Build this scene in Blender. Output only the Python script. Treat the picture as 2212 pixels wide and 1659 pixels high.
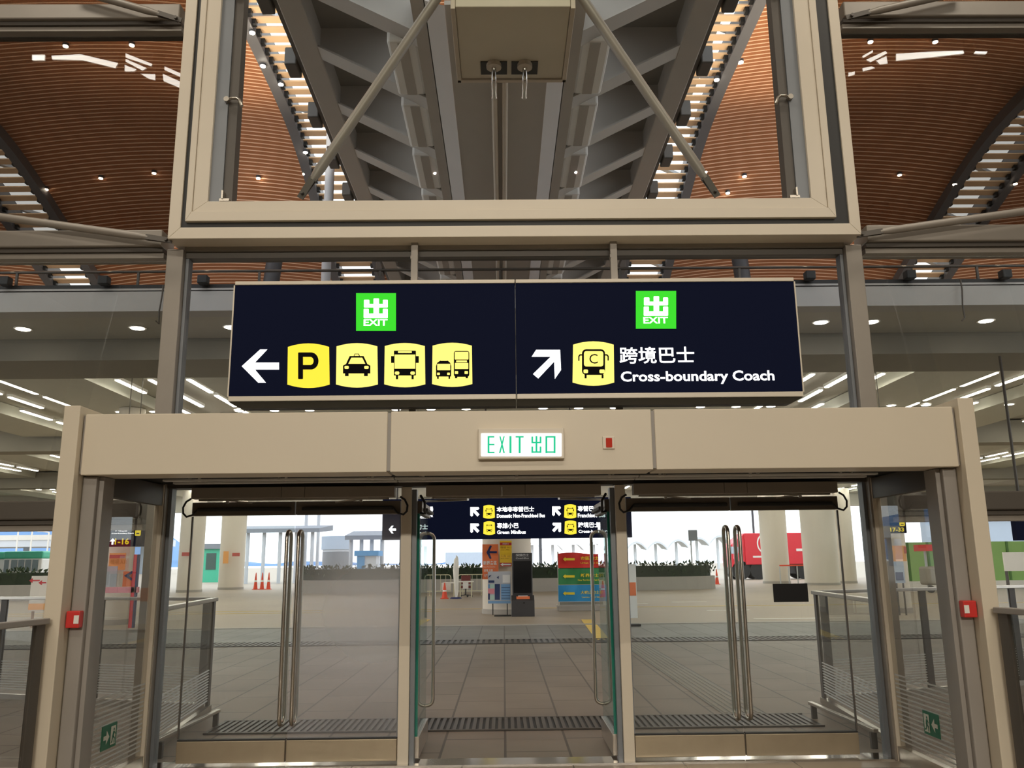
import bpy, bmesh, math, random
from mathutils import Vector, Matrix
random.seed(7)
for o in list(bpy.data.objects): bpy.data.objects.remove(o)
SC = bpy.context.scene
COL = SC.collection
# ------------------------------------------------------------------ camera
W, H, F = 2212, 1659, 1820.0
EYE = 1.62
dy = Vector((-18, -384.5, F)).normalized()
up = Vector((-.0085, 1, 0)); dz = (up - dy * dy.dot(up)).normalized()
dx = -dy.cross(dz)
if dx.x < 0: dx = -dx
def ray(px, py):
    c = Vector((px - W / 2, H / 2 - py, F))
    return Vector((dx.dot(c), dy.dot(c), dz.dot(c)))
def at(px, py, Y):                      # the point of the plane at distance Y seen at a photo position
    r = ray(px, py); t = Y / r.y
    return Vector((r.x * t, Y, EYE + r.z * t))
def atz(px, py, z):
    r = ray(px, py); t = (z - EYE) / r.z
    return Vector((r.x * t, r.y * t, z))
cd = bpy.data.cameras.new('camera'); cam = bpy.data.objects.new('camera', cd); COL.objects.link(cam)
cd.sensor_width = 36; cd.lens = F / W * 36; cd.clip_end = 2000; cd.clip_start = .05
rt = Vector((dx.x, dy.x, dz.x)); upv = Vector((dx.y, dy.y, dz.y)); fw = Vector((dx.z, dy.z, dz.z))
M = Matrix(((rt.x, upv.x, -fw.x, 0), (rt.y, upv.y, -fw.y, 0), (rt.z, upv.z, -fw.z, EYE), (0, 0, 0, 1)))
cam.matrix_world = M
SC.camera = cam
# ------------------------------------------------------------------ world, exposure
wd = bpy.data.worlds.new('overcast_sky'); SC.world = wd; wd.use_nodes = True
nt = wd.node_tree; nt.nodes.clear()
wo = nt.nodes.new('ShaderNodeOutputWorld'); bg = nt.nodes.new('ShaderNodeBackground')
bg.inputs[0].default_value = (.90, .95, 1.0, 1); bg.inputs[1].default_value = 2.5
nt.links.new(bg.outputs[0], wo.inputs[0])
SC.view_settings.view_transform = 'Standard'; SC.view_settings.look = 'None'
SC.view_settings.exposure = 0; SC.view_settings.gamma = 1; SC.view_settings.use_curve_mapping = False
SC.cycles.transparent_max_bounces = 40
LAMP_WARM = (1.0, .90, .75)
# ------------------------------------------------------------------ materials
MT = {}
def mat(name, c, rough=.6, metal=0., var=.06, scale=3., spec=.5, emit=None, es=0., bump=0.):
    m = bpy.data.materials.new(name); m.use_nodes = True; n = m.node_tree; b = n.nodes['Principled BSDF']
    b.inputs['Roughness'].default_value = rough; b.inputs['Metallic'].default_value = metal
    b.inputs['Specular IOR Level'].default_value = spec
    tc = n.nodes.new('ShaderNodeTexCoord'); nz = n.nodes.new('ShaderNodeTexNoise')
    nz.inputs['Scale'].default_value = scale; nz.inputs['Detail'].default_value = 3
    n.links.new(tc.outputs['Object'], nz.inputs['Vector'])
    mx = n.nodes.new('ShaderNodeMix'); mx.data_type = 'RGBA'
    mx.inputs[6].default_value = tuple(max(0, v * (1 - var)) for v in c) + (1,)
    mx.inputs[7].default_value = tuple(min(1, v * (1 + var)) for v in c) + (1,)
    n.links.new(nz.outputs['Fac'], mx.inputs[0]); n.links.new(mx.outputs[2], b.inputs['Base Color'])
    if emit:
        b.inputs['Emission Color'].default_value = emit + (1,); b.inputs['Emission Strength'].default_value = es
    if bump:
        bp = n.nodes.new('ShaderNodeBump'); bp.inputs['Strength'].default_value = bump
        n.links.new(nz.outputs['Fac'], bp.inputs['Height']); n.links.new(bp.outputs[0], b.inputs['Normal'])
    MT[name] = m
    return m
def glass(name, tint=(1, 1, 1), refl=1., film=0., ior=1.5, filmcol=(.8, .82, .85), fscale=1.2, lo=.35, hi=.75, patch=None):                     # film = share of the pane covered by a pale diffuse veil
    m = bpy.data.materials.new(name); m.use_nodes = True; n = m.node_tree; n.nodes.clear()
    o = n.nodes.new('ShaderNodeOutputMaterial'); t = n.nodes.new('ShaderNodeBsdfTransparent'); t.inputs[0].default_value = tint + (1,)
    g = n.nodes.new('ShaderNodeBsdfGlossy'); g.inputs['Roughness'].default_value = .0
    fr = n.nodes.new('ShaderNodeFresnel'); fr.inputs[0].default_value = ior
    mu = n.nodes.new('ShaderNodeMath'); mu.operation = 'MULTIPLY'; mu.inputs[1].default_value = refl
    ge = n.nodes.new('ShaderNodeNewGeometry'); inv = n.nodes.new('ShaderNodeMath'); inv.operation = 'SUBTRACT'; inv.inputs[0].default_value = refl   # the far face of a pane adds no second reflection
    n.links.new(ge.outputs['Backfacing'], inv.inputs[1]); n.links.new(inv.outputs[0], mu.inputs[1]); mu.use_clamp = True
    n.links.new(fr.outputs[0], mu.inputs[0])
    mx = n.nodes.new('ShaderNodeMixShader'); n.links.new(mu.outputs[0], mx.inputs[0]); n.links.new(t.outputs[0], mx.inputs[1]); n.links.new(g.outputs[0], mx.inputs[2])
    last = mx
    if film:
        tc = n.nodes.new('ShaderNodeTexCoord'); nz = n.nodes.new('ShaderNodeTexNoise'); nz.inputs['Scale'].default_value = fscale; nz.inputs['Detail'].default_value = 0
        n.links.new(tc.outputs['Object'], nz.inputs['Vector'])
        mr = n.nodes.new('ShaderNodeMapRange'); mr.inputs[1].default_value = lo; mr.inputs[2].default_value = hi
        mr.inputs[3].default_value = film * .3; mr.inputs[4].default_value = film
        n.links.new(nz.outputs['Fac'], mr.inputs[0])
        if patch:                                               # mirrored glare painted as a pale patch, centre and radius in metres
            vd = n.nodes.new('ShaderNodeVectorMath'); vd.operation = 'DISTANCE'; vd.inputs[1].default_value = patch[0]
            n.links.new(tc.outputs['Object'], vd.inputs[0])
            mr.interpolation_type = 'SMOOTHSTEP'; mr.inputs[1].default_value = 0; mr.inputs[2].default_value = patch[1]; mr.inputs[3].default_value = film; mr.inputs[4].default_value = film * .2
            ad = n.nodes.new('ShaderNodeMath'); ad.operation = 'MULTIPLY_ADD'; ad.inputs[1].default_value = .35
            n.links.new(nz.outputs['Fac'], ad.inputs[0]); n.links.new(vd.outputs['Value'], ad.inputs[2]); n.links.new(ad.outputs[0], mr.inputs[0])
        tr = n.nodes.new('ShaderNodeBsdfTranslucent'); tr.inputs[0].default_value = filmcol + (1,)
        df = n.nodes.new('ShaderNodeBsdfDiffuse'); df.inputs[0].default_value = filmcol + (1,)
        m1 = n.nodes.new('ShaderNodeMixShader'); m1.inputs[0].default_value = .5
        n.links.new(tr.outputs[0], m1.inputs[1]); n.links.new(df.outputs[0], m1.inputs[2])
        m2 = n.nodes.new('ShaderNodeMixShader'); n.links.new(mr.outputs[0], m2.inputs[0]); n.links.new(mx.outputs[0], m2.inputs[1]); n.links.new(m1.outputs[0], m2.inputs[2])
        last = m2
    n.links.new(last.outputs[0], o.inputs[0]); MT[name] = m
    return m
def lit(name, c, s, base=.15):
    m = bpy.data.materials.new(name); m.use_nodes = True; n = m.node_tree; b = n.nodes['Principled BSDF']
    b.inputs['Base Color'].default_value = tuple(v * base for v in c) + (1,); b.inputs['Roughness'].default_value = .75
    b.inputs['Emission Color'].default_value = c + (1,); b.inputs['Emission Strength'].default_value = s
    b.inputs['Specular IOR Level'].default_value = .08
    MT[name] = m
    return m
mat('beige_panel', (.67, .595, .475), .42, var=.05, scale=1.1)
mat('frame_paint', (.68, .61, .50), .35, var=.03)
mat('grey_steel', (.30, .275, .25), .45, .0, var=.06)
mat('mullion', (.30, .27, .235), .4, .1, var=.08, scale=6)
mat('dark_frame', (.09, .078, .066), .45, .1)
mat('black', (.012, .012, .012), .5, var=.1)
mat('rubber', (.02, .02, .02), .7)
mat('steel', (.52, .48, .42), .28, .95, var=.1, scale=14)
mat('brass_steel', (.40, .335, .24), .34, .75, var=.14, scale=5)
mat('chrome', (.7, .68, .65), .12, 1.)
mat('door_brown', (.15, .125, .10), .4, .3)
mat('operator', (.30, .255, .21), .45, .1)
mat('reveal_blue', (.20, .215, .235), .4, .2)
mat('red_box', (.62, .035, .03), .35); mat('label_white', (.8, .78, .74), .5)
mat('concrete', (.36, .335, .30), .75, bump=.02)
mat('bridge_paint', (.46, .43, .39), .6); mat('bridge_dark', (.26, .24, .21), .7); mat('bridge_soffit', (.46, .43, .39), .6)
mat('bridge_light', (.78, .77, .78), .5); mat('fitting', (.84, .83, .80), .45)
mat('duct_cream', (.66, .60, .48), .55); mat('cream_pipe', (.60, .52, .42), .5)
mat('roof_wood', (.48, .18, .07), .6, var=.12, scale=.35); mat('roof_line', (.95, .64, .44), .5)
mat('skylight_slat', (.95, .64, .38), .55); mat('roof_steel', (.075, .08, .09), .5, .2); mat('beam_steel', (.17, .165, .17), .5)
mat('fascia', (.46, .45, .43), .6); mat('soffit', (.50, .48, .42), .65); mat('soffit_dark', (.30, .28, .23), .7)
mat('ceiling_panel', (.62, .62, .55), .6)
mat('paint_white', (.74, .72, .68), .6); mat('column_paint', (.70, .64, .55), .6, var=.04, scale=.6)
mat('asphalt', (.37, .305, .235), .55, var=.14, scale=.35); mat('kerb', (.40, .37, .33), .7)
mat('road_yellow', (.72, .50, .12), .7); mat('road_white', (.75, .72, .66), .7)
mat('leaf', (.035, .06, .022), .7, var=.5, scale=2.); mat('leaf_dark', (.02, .032, .014), .8, var=.4)
mat('orange_poster', (.86, .21, .07), .5); mat('yellow_poster', (.95, .60, .03), .5); mat('navy_ink', (.02, .03, .12), .5)
mat('red_ink', (.52, .03, .03), .5); mat('white_ink', (.85, .84, .80), .5); mat('brown_ink', (.48, .24, .02), .5)
mat('kiosk', (.042, .04, .042), .45); mat('screen', (.004, .004, .005), .5, spec=.3); mat('silver_ink', (.6, .6, .6), .4)
mat('ban_red', (.72, .035, .025), .6); mat('ban_green', (.035, .24, .08), .6); mat('ban_blue', (.03, .31, .66), .6); mat('ban_yellow', (.90, .72, .04), .6)
mat('leaf_blue', (.20, .38, .62), .5); mat('leaf_pink', (.78, .28, .33), .5); mat('leaf_mint', (.50, .68, .60), .5); mat('leaf_navy', (.03, .05, .14), .5); mat('leaf_grey', (.52, .53, .56), .5)
mat('barrier_paint', (.62, .58, .40), .5); mat('plastic_white', (.80, .78, .72), .5); mat('chair_red', (.16, .035, .03), .6)
mat('cone', (.80, .08, .03), .5); mat('lorry_red', (.72, .03, .05), .4); mat('lorry_dark', (.05, .05, .055), .6); mat('tyre', (.02, .02, .02), .8)
mat('bus_green', (.07, .50, .32), .4); mat('bus_cream', (.80, .80, .77), .4); mat('bus_glass', (.06, .10, .09), .15)
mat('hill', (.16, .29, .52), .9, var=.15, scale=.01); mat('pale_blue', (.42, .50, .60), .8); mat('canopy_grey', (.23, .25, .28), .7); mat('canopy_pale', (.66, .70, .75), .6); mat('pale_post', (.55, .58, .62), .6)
mat('hoarding', (.30, .52, .16), .55); mat('hoarding_dark', (.10, .22, .06), .6)
mat('exit_green', (.012, .17, .09), .4); mat('sign_cream', (.75, .75, .66), .5)
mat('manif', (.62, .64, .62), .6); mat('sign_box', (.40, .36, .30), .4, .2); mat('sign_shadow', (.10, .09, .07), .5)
mat('glass_edge', (.015, .21, .15), .15)
mat('sticker_grey', (.30, .31, .32), .6); mat('hall_wall', (.62, .55, .46), .7); mat('interior_floor', (.36, .31, .25), .3, var=.08)
mat('timber', (.34, .20, .10), .6); mat('tag_red', (.5, .09, .07), .5); mat('tag_orange', (.85, .40, .12), .5)
glass('glass_clear', (.97, .98, .97), .9)
glass('glass_side', (.47, .455, .43), 1.3)
glass('glass_row', (.81, .80, .765), 1.5)
glass('glass_mid', (.88, .88, .87), 1.0)
glass('glass_door', (.93, .95, .94), 1.0, film=.05)
glass('glass_door_glare', (.92, .93, .94), 1.0, film=.42, filmcol=(.96, .96, 1.0), fscale=1.2, patch=((.3, 0, 1.2), 1.15))  # reflected glare put into the pane as a pale patch
glass('glass_green', (.80, .89, .87), 1.0, film=.10)
lit('sign_navy', (.0022, .0034, .0115), 1.0, .5); lit('lit_white', (1., 1., 1.), 2.6); lit('lit_yellow', (1.0, .80, .055), 1.05); lit('lit_pale', (1.0, .86, .20), 1.15)
lit('lit_green', (.05, .74, .03), .95); lit('lit_text_green', (.02, .62, .30), .95, .1); lit('exit_face', (1., 1., 1.), 1.15); lit('sign_number', (1., .78, .02), 1.0)
mat('picto', (.006, .006, .008), .85, spec=.05)
lit('tube_light', (1.0, .97, .86), 26.0); lit('downlight', (1.0, .95, .86), 22.0); lit('roof_spot', (1.0, .90, .75), 60.0); lit('red_glow', (.75, .06, .03), .35); lit('hall_tube', (1., .97, .88), 14.)
def tile_mat(name, c1, c2, mortar, bw, rh, rot, ms=.012, rough=.55):
    m = bpy.data.materials.new(name); m.use_nodes = True; n = m.node_tree; b = n.nodes['Principled BSDF']; b.inputs['Roughness'].default_value = rough
    tc = n.nodes.new('ShaderNodeTexCoord'); mp = n.nodes.new('ShaderNodeMapping'); mp.inputs['Rotation'].default_value = (0, 0, rot)
    br = n.nodes.new('ShaderNodeTexBrick'); br.inputs['Scale'].default_value = 1; br.inputs['Brick Width'].default_value = bw; br.inputs['Row Height'].default_value = rh
    br.inputs['Mortar Size'].default_value = ms; br.inputs['Color1'].default_value = c1 + (1,); br.inputs['Color2'].default_value = c2 + (1,); br.inputs['Mortar'].default_value = mortar + (1,)
    br.offset = .5; br.inputs['Mortar Smooth'].default_value = .1
    n.links.new(tc.outputs['Object'], mp.inputs[0]); n.links.new(mp.outputs[0], br.inputs[0])
    nz = n.nodes.new('ShaderNodeTexNoise'); nz.inputs['Scale'].default_value = 1.1; nz.inputs['Detail'].default_value = 5
    n.links.new(tc.outputs['Object'], nz.inputs['Vector'])
    mr = n.nodes.new('ShaderNodeMapRange'); mr.inputs[3].default_value = .72; mr.inputs[4].default_value = 1.25; n.links.new(nz.outputs['Fac'], mr.inputs[0])
    mx = n.nodes.new('ShaderNodeMix'); mx.data_type = 'RGBA'; mx.blend_type = 'MULTIPLY'; mx.inputs[0].default_value = 1
    n.links.new(br.outputs[0], mx.inputs[6]); n.links.new(mr.outputs[0], mx.inputs[7]); n.links.new(mx.outputs[2], b.inputs['Base Color'])
    MT[name] = m
tile_mat('paving', (.215, .18, .14), (.25, .21, .165), (.10, .085, .07), 1.1, .56, math.pi / 2)
tile_mat('paving_grey', (.20, .19, .17), (.23, .22, .195), (.11, .10, .09), 1.1, .56, math.pi / 2)
tile_mat('hall_tiles', (.40, .34, .27), (.43, .37, .30), (.14, .12, .10), .9, .9, 0, .006, .25)
# ------------------------------------------------------------------ mesh building
class MB:
    def __init__(s): s.v = []; s.f = []; s.mi = []; s.sm = []
    def add(s, vs, fs, mi=0, sm=False):
        b = len(s.v); s.v += [Vector(v) for v in vs]
        for f in fs: s.f.append([b + i for i in f]); s.mi.append(mi); s.sm.append(sm)
        return s
    def box(s, x0, x1, y0, y1, z0, z1, mi=0):
        if x0 > x1: x0, x1 = x1, x0
        if y0 > y1: y0, y1 = y1, y0
        if z0 > z1: z0, z1 = z1, z0
        v = [(x, y, z) for z in (z0, z1) for y in (y0, y1) for x in (x0, x1)]
        return s.add(v, [(0, 2, 3, 1), (4, 5, 7, 6), (0, 1, 5, 4), (2, 6, 7, 3), (0, 4, 6, 2), (1, 3, 7, 5)], mi)
    def beam(s, p, q, w, h, mi=0, upd=(0, 0, 1)):           # rectangular bar from p to q
        p, q = Vector(p), Vector(q); d = (q - p).normalized(); u = Vector(upd)
        if abs(d.dot(u)) > .98: u = Vector((0, 1, 0))
        r = d.cross(u).normalized(); u = r.cross(d).normalized()
        v = [a + r * i * w / 2 + u * j * h / 2 for a in (p, q) for j in (-1, 1) for i in (-1, 1)]
        return s.add(v, [(0, 1, 3, 2), (4, 6, 7, 5), (0, 4, 5, 1), (2, 3, 7, 6), (0, 2, 6, 4), (1, 5, 7, 3)], mi)
    def tube(s, pts, r, seg=10, mi=0, cap=True):
        pts = [Vector(p) for p in pts]; rs = r if isinstance(r, (list, tuple)) else [r] * len(pts)
        rings = []; pr = None
        for i, p in enumerate(pts):
            d = (pts[min(i + 1, len(pts) - 1)] - pts[max(i - 1, 0)]).normalized()
            if pr is None: a = Vector((0, 0, 1)) if abs(d.z) < .9 else Vector((1, 0, 0)); u = d.cross(a).normalized()
            else: u = (pr - d * pr.dot(d)).normalized()
            pr = u; w = d.cross(u)
            rings.append([p + (u * math.cos(2 * math.pi * k / seg) + w * math.sin(2 * math.pi * k / seg)) * rs[i] for k in range(seg)])
        vs = [x for g in rings for x in g]; fs = []
        for i in range(len(pts) - 1):
            for k in range(seg): fs.append((i * seg + k, i * seg + (k + 1) % seg, (i + 1) * seg + (k + 1) % seg, (i + 1) * seg + k))
        s.add(vs, fs, mi, True)
        if cap:
            n = len(pts) - 1
            s.add(rings[0], [tuple(range(seg))[::-1]], mi); s.add(rings[n], [tuple(range(seg))], mi)
        return s
    def poly(s, pts, o, u, v, mi=0, thick=0.):              # flat outline in the frame o + a*u + b*v
        o, u, v = Vector(o), Vector(u), Vector(v); n = u.cross(v).normalized()
        P = [o + u * a + v * b for a, b in pts]; k = len(P)
        if not thick: return s.add(P, [tuple(range(k))], mi)
        Q = [p - n * thick for p in P]
        return s.add(P + Q, [tuple(range(k)), tuple(range(2 * k - 1, k - 1, -1))] + [(i, i + k, (i + 1) % k + k, (i + 1) % k) for i in range(k)], mi)
    def text(s, t, o, u, v, w, h, mi=0, bold=0., res=3):    # text filling w x h in the frame
        c = bpy.data.curves.new('t', 'FONT'); c.body = t; c.size = 1; c.resolution_u = res; c.offset = bold
        ob = bpy.data.objects.new('t', c); COL.objects.link(ob)
        me = bpy.data.meshes.new_from_object(ob.evaluated_get(bpy.context.evaluated_depsgraph_get()))
        vs = [x.co.copy() for x in me.vertices]; fs = [tuple(p.vertices) for p in me.polygons]
        bpy.data.objects.remove(ob); bpy.data.curves.remove(c); bpy.data.meshes.remove(me)
        if not vs: return s
        x0 = min(a.x for a in vs); x1 = max(a.x for a in vs); y0 = min(a.y for a in vs); y1 = max(a.y for a in vs)
        o, u, v = Vector(o), Vector(u), Vector(v)
        return s.add([o + u * ((a.x - x0) / (x1 - x0) * w) + v * ((a.y - y0) / (y1 - y0) * h) for a in vs], fs, mi)
    def build(s, name, mats, parent=None, bevel=0., loc=None, seg=2):
        if isinstance(mats, str): mats = [mats]
        base = Vector((0, 0, 0))
        if parent is not None: base = WL[parent]
        elif loc is not None: base = Vector(loc)
        elif s.v:
            xs = [a.x for a in s.v]; ys = [a.y for a in s.v]; base = Vector(((min(xs) + max(xs)) / 2, (min(ys) + max(ys)) / 2, min(a.z for a in s.v)))
        me = bpy.data.meshes.new(name); me.from_pydata([a - base for a in s.v], [], s.f)
        for m in mats: me.materials.append(MT[m])
        me.polygons.foreach_set('material_index', s.mi); me.polygons.foreach_set('use_smooth', s.sm); me.update()
        o = bpy.data.objects.new(name, me); COL.objects.link(o); WL[o] = base
        if parent is not None: o.parent = parent
        else: o.location = base
        if bevel:
            b = o.modifiers.new('bevel', 'BEVEL'); b.width = bevel; b.segments = seg; b.limit_method = 'ANGLE'
        return o
WL = {}
UX, UZ = Vector((1, 0, 0)), Vector((0, 0, 1))
def tag(o, label, cat=None, group=None, kind=None):
    o['label'] = label
    if cat: o['category'] = cat
    if group: o['group'] = group
    if kind: o['kind'] = kind
    return o
def thing(name, label, cat, loc, group=None, kind=None):
    o = bpy.data.objects.new(name, None); COL.objects.link(o); o.location = loc; o.empty_display_size = .1; WL[o] = Vector(loc)
    return tag(o, label, cat, group, kind)
def one(name, mb, mats, label, cat, group=None, kind=None, bevel=0.): return tag(mb.build(name, mats, bevel=bevel), label, cat, group, kind)
def copy_tree(o, parent=None):
    c = o.copy(); COL.objects.link(c); c.parent = parent
    WL[c] = WL[o].copy()
    for ch in list(o.children): copy_tree(ch, c)
    return c
def dup(o, loc, label=None, group=None):
    c = copy_tree(o); c.location = loc; WL[c] = Vector(loc)
    if label: c['label'] = label
    if group: c['group'] = group
    return c
def rrect(x0, y0, x1, y1, r, n=4):
    P = []
    for cx, cy, a0 in ((x1 - r, y0 + r, -90), (x1 - r, y1 - r, 0), (x0 + r, y1 - r, 90), (x0 + r, y0 + r, 180)):
        for k in range(n + 1):
            a = math.radians(a0 + 90 * k / n); P.append((cx + r * math.cos(a), cy + r * math.sin(a)))
    return P
# ================================================================== SETTING: the hall
D = 7.45                                                        # the glazed front stands here
HALL = (-13.5, 13.7)
f = MB().box(HALL[0], HALL[1], -22, D - .05, -.2, 0); tag(f.build('floor', 'hall_tiles'), 'polished beige tiled floor of the hall inside the doors', 'floor', kind='structure')
w = MB().box(HALL[0], HALL[1], -22.2, -22, 0, 9.5); tag(w.build('wall_back', 'hall_wall'), 'plain wall at the back of the hall', 'wall', kind='structure')
w = MB().box(HALL[0] - .2, HALL[0], -22.2, D + .2, 0, 9.5); tag(w.build('wall_left', 'hall_wall'), 'plain side wall of the hall, left', 'wall', kind='structure')
w = MB().box(HALL[1], HALL[1] + .2, -22.2, D + .2, 0, 9.5); tag(w.build('wall_right', 'hall_wall'), 'plain side wall of the hall, right', 'wall', kind='structure')
w = MB().box(HALL[0] - .2, HALL[1] + .2, -22.2, D + .2, 9.5, 9.8); tag(w.build('ceiling', 'hall_wall'), 'flat ceiling of the hall', 'ceiling', kind='structure')
# unseen fill panels added overhead to light the floor, each with its lamp
def hall_fill_panel(x, y, sx, sy, power):
    t = thing('fill_panel', 'added fill light panel over the hall, out of view', 'light', (x, y, 9.5), 'added hall fill panels')
    MB().box(x - sx / 2 - .05, x + sx / 2 + .05, y - sy / 2 - .05, y + sy / 2 + .05, 9.4, 9.5).build('housing', 'paint_white', t)
    ld = bpy.data.lights.new('fill_panel_lamp', 'AREA'); ld.shape = 'RECTANGLE'; ld.size = sx; ld.size_y = sy; ld.energy = power; ld.color = LAMP_WARM
    lo = bpy.data.objects.new('fill_panel_lamp', ld); COL.objects.link(lo); lo.parent = t; lo.location = (0, 0, -.11)
for lx in (-5.0, 0.1, 5.2): hall_fill_panel(lx, 5.1, 2.2, .6, 90)
def add_fill_spot(x, power):                                        # unseen spotlights added under the hall ceiling to light the portal front
    t = thing('hall_fill_spot', 'added fill spotlight under the hall ceiling aimed at the doors, out of view', 'light', (x, -1, 9.3), 'added hall fill spots')
    MB().tube([(x, -1.15, 9.5), (x, -1.15, 9.42), (x, -1.15, 9.38), (x, -1.0, 9.26)], .09, 14).build('housing', 'paint_white', t)
    ld = bpy.data.lights.new('fill_spot_lamp', 'SPOT'); ld.energy = power; ld.color = LAMP_WARM; ld.spot_size = math.radians(62); ld.spot_blend = .5; ld.shadow_soft_size = .02
    lo = bpy.data.objects.new('fill_spot_lamp', ld); COL.objects.link(lo); lo.parent = t; lo.location = (0, .1, -.12); lo.rotation_euler = (math.radians(52), 0, 0)
for lx in (-6.5, -3.9, -1.3, 1.5, 4.1, 6.7): add_fill_spot(lx, 200)
def add_fill_flood(x, power):                                       # wide unseen floods added far back in the hall to brighten the portal
    t = thing('hall_fill_flood', 'added wide fill light high at the back of the hall, out of view', 'light', (x, -16, 8.9), 'added hall fill floods')
    MB().box(x - .95, x + .95, -16.5, -16.15, 8.5, 9.3).box(x - .05, x + .05, -16.4, -16.3, 9.3, 9.495).build('housing', 'paint_white', t)
    ld = bpy.data.lights.new('fill_flood_lamp', 'AREA'); ld.shape = 'RECTANGLE'; ld.size = 1.8; ld.size_y = .7; ld.energy = power; ld.color = LAMP_WARM; ld.spread = math.radians(50)
    lo = bpy.data.objects.new('fill_flood_lamp', ld); COL.objects.link(lo); lo.parent = t; lo.location = (0, -.1, 0); lo.rotation_euler = (math.radians(68), 0, 0)
for lx in (-7.5, -4.5, -1.5, 1.5, 4.5, 7.5): add_fill_flood(lx, 60)
for k_, (xb_, xt_) in enumerate(((-10.0, -8.4), (-12.4, -11.2), (10.2, 8.6), (12.6, 11.4))):
    one('hall_column', MB().tube([(xb_, -3, 0), (xt_, -3, 9.5)], .24, 16), 'roof_steel', 'dark slanting steel column inside the hall, mirrored in the glass at the %s' % ('left', 'far left', 'right', 'far right')[k_], 'column')
def mirror_pt(px, py, z):                                       # where the hall ceiling is mirrored in the glass
    p = at(px, py, D); r = ray(px, py); t = (z - p.z) / r.z
    return Vector((p.x + r.x * t, D - r.y * t, z))
for q_, sd in ((((70, 119), (98, 119), (97, 131), (70, 131)), 'left'), (((112, 121), (175, 118), (256, 137), (250, 148), (180, 131), (113, 129)), 'left'), (((272, 116), (330, 139), (327, 144), (272, 125)), 'left'), (((272, 128), (318, 148), (308, 153), (272, 134)), 'left'), (((270, 141), (296, 151), (290, 155), (270, 155)), 'left'),
              (((304, 160), (336, 161), (336, 174), (322, 171)), 'left'), (((356, 144), (392, 160), (392, 168), (356, 152)), 'left'), (((352, 160), (392, 178), (392, 192), (354, 176)), 'left'),
              (((2106, 111), (2132, 112), (2130, 117), (2104, 116)), 'right'), (((1935, 117), (2015, 112), (2080, 110), (2082, 116), (2015, 124), (1935, 132)), 'right'), (((1862, 122), (1885, 109), (1885, 114), (1864, 126)), 'right'), (((1870, 130), (1912, 111), (1916, 116), (1880, 135)), 'right'), (((1892, 132), (1914, 122), (1917, 138), (1900, 140)), 'right'), (((1862, 148), (1882, 144), (1890, 148), (1864, 155)), 'right'), (((1832, 158), (1846, 155), (1846, 162), (1832, 166)), 'right')):
    P = [mirror_pt(a_, b_, 9.3) for a_, b_ in q_]; c_ = sum(P, Vector()) / len(P); k_ = len(P)
    t = thing('hall_light', 'lit ceiling panel of the hall, mirrored in the upper glass at the ' + sd, 'light', (c_.x, c_.y, 9.3), 'lit hall ceiling panels at the ' + sd)
    MB().add(P + [p + UZ * .2 for p in P], [(i, (i + 1) % k_, k_ + (i + 1) % k_, k_ + i) for i in range(k_)] + [tuple(range(k_, 2 * k_))]).build('housing', 'paint_white', t)
    MB().add([p - UZ * .0 for p in P], [tuple(range(k_))]).build('lens', 'hall_tube', t)
# ================================================================== SETTING: glazed front
XM = (-2.985, -.86, 1.03, 3.26)                                  # mullion centres
def mullion(x, z0, z1, name, label, w=.13, d=.24):
    t = thing(name, label, 'mullion', (x, D, z0), kind='structure')
    MB().box(x - w / 2, x + w / 2, D - d / 2, D + d / 2, z0, z1).build('post', 'mullion', t, bevel=.006)
    s = 1 if x < 0 else -1
    MB().box(x + s * (w / 2 + .002), x + s * (w / 2 + .03), D - .05, D + .05, z0, z1).build('gasket', 'reveal_blue', t)
    return t
mullion(XM[0], 0, 4.46, 'trim_1', 'grey steel mullion left of the door row, below the window corner', .15)
mullion(XM[3], 0, 4.46, 'trim_2', 'grey steel mullion right of the door row, below the window corner', .15)
for k, (x0, x1) in enumerate(((HALL[0], -3.10), (3.38, HALL[1]))):
    sd = ('left', 'right')[k]
    for j, (z, lv) in enumerate(((4.56, 'lower'), (6.90, 'upper'), (2.10, 'head-height'))):
        t = thing('trim_%d' % (3 + j + 3 * k), '%s steel transom beam of the glazing at the %s' % (lv, sd), 'transom', ((x0 + x1) / 2, D, z - .1), kind='structure')
        MB().box(x0, x1, D - .16, D + .14, z - .085, z + .075).build('beam', 'dark_frame' if lv == 'head-height' else 'mullion', t, bevel=.012)
        MB().box(x0, x1, D - .12, D + .1, z - .125, z - .087).build('shadow_gap', 'dark_frame', t)
        MB().box(x0, x1, D - .09, D + .08, z - .175, z - .127).build('glazing_bead', 'mullion', t)
for k, x in enumerate((-8.2, 8.5)):
    mullion(x, 0, 9.5, 'trim_%d' % (9 + k), 'outer steel mullion of the glazing, %s of the doors' % ('left', 'right')[k])
t = thing('trim_11', 'steel transom beam just under the big framed window', 'transom', (.14, D, 4.40), kind='structure')
MB().box(XM[0] + .08, XM[3] - .08, D - .10, D + .12, 4.45, 4.56).build('beam', 'mullion', t)
MB().box(XM[0] + .08, XM[3] - .08, D - .06, D + .06, 4.39, 4.448).build('glazing_bead', 'dark_frame', t)
def pane(n, x0, x1, z0, z1, label, m, y=D):
    return tag(MB().box(x0, x1, y - .006, y + .006, z0, z1).build('window_%d' % n, m), label, 'window', kind='structure')
pane(2, XM[0] + .08, XM[3] - .08, 2.42, 4.385, 'clear glass pane behind the big directional sign', 'glass_mid')
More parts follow.
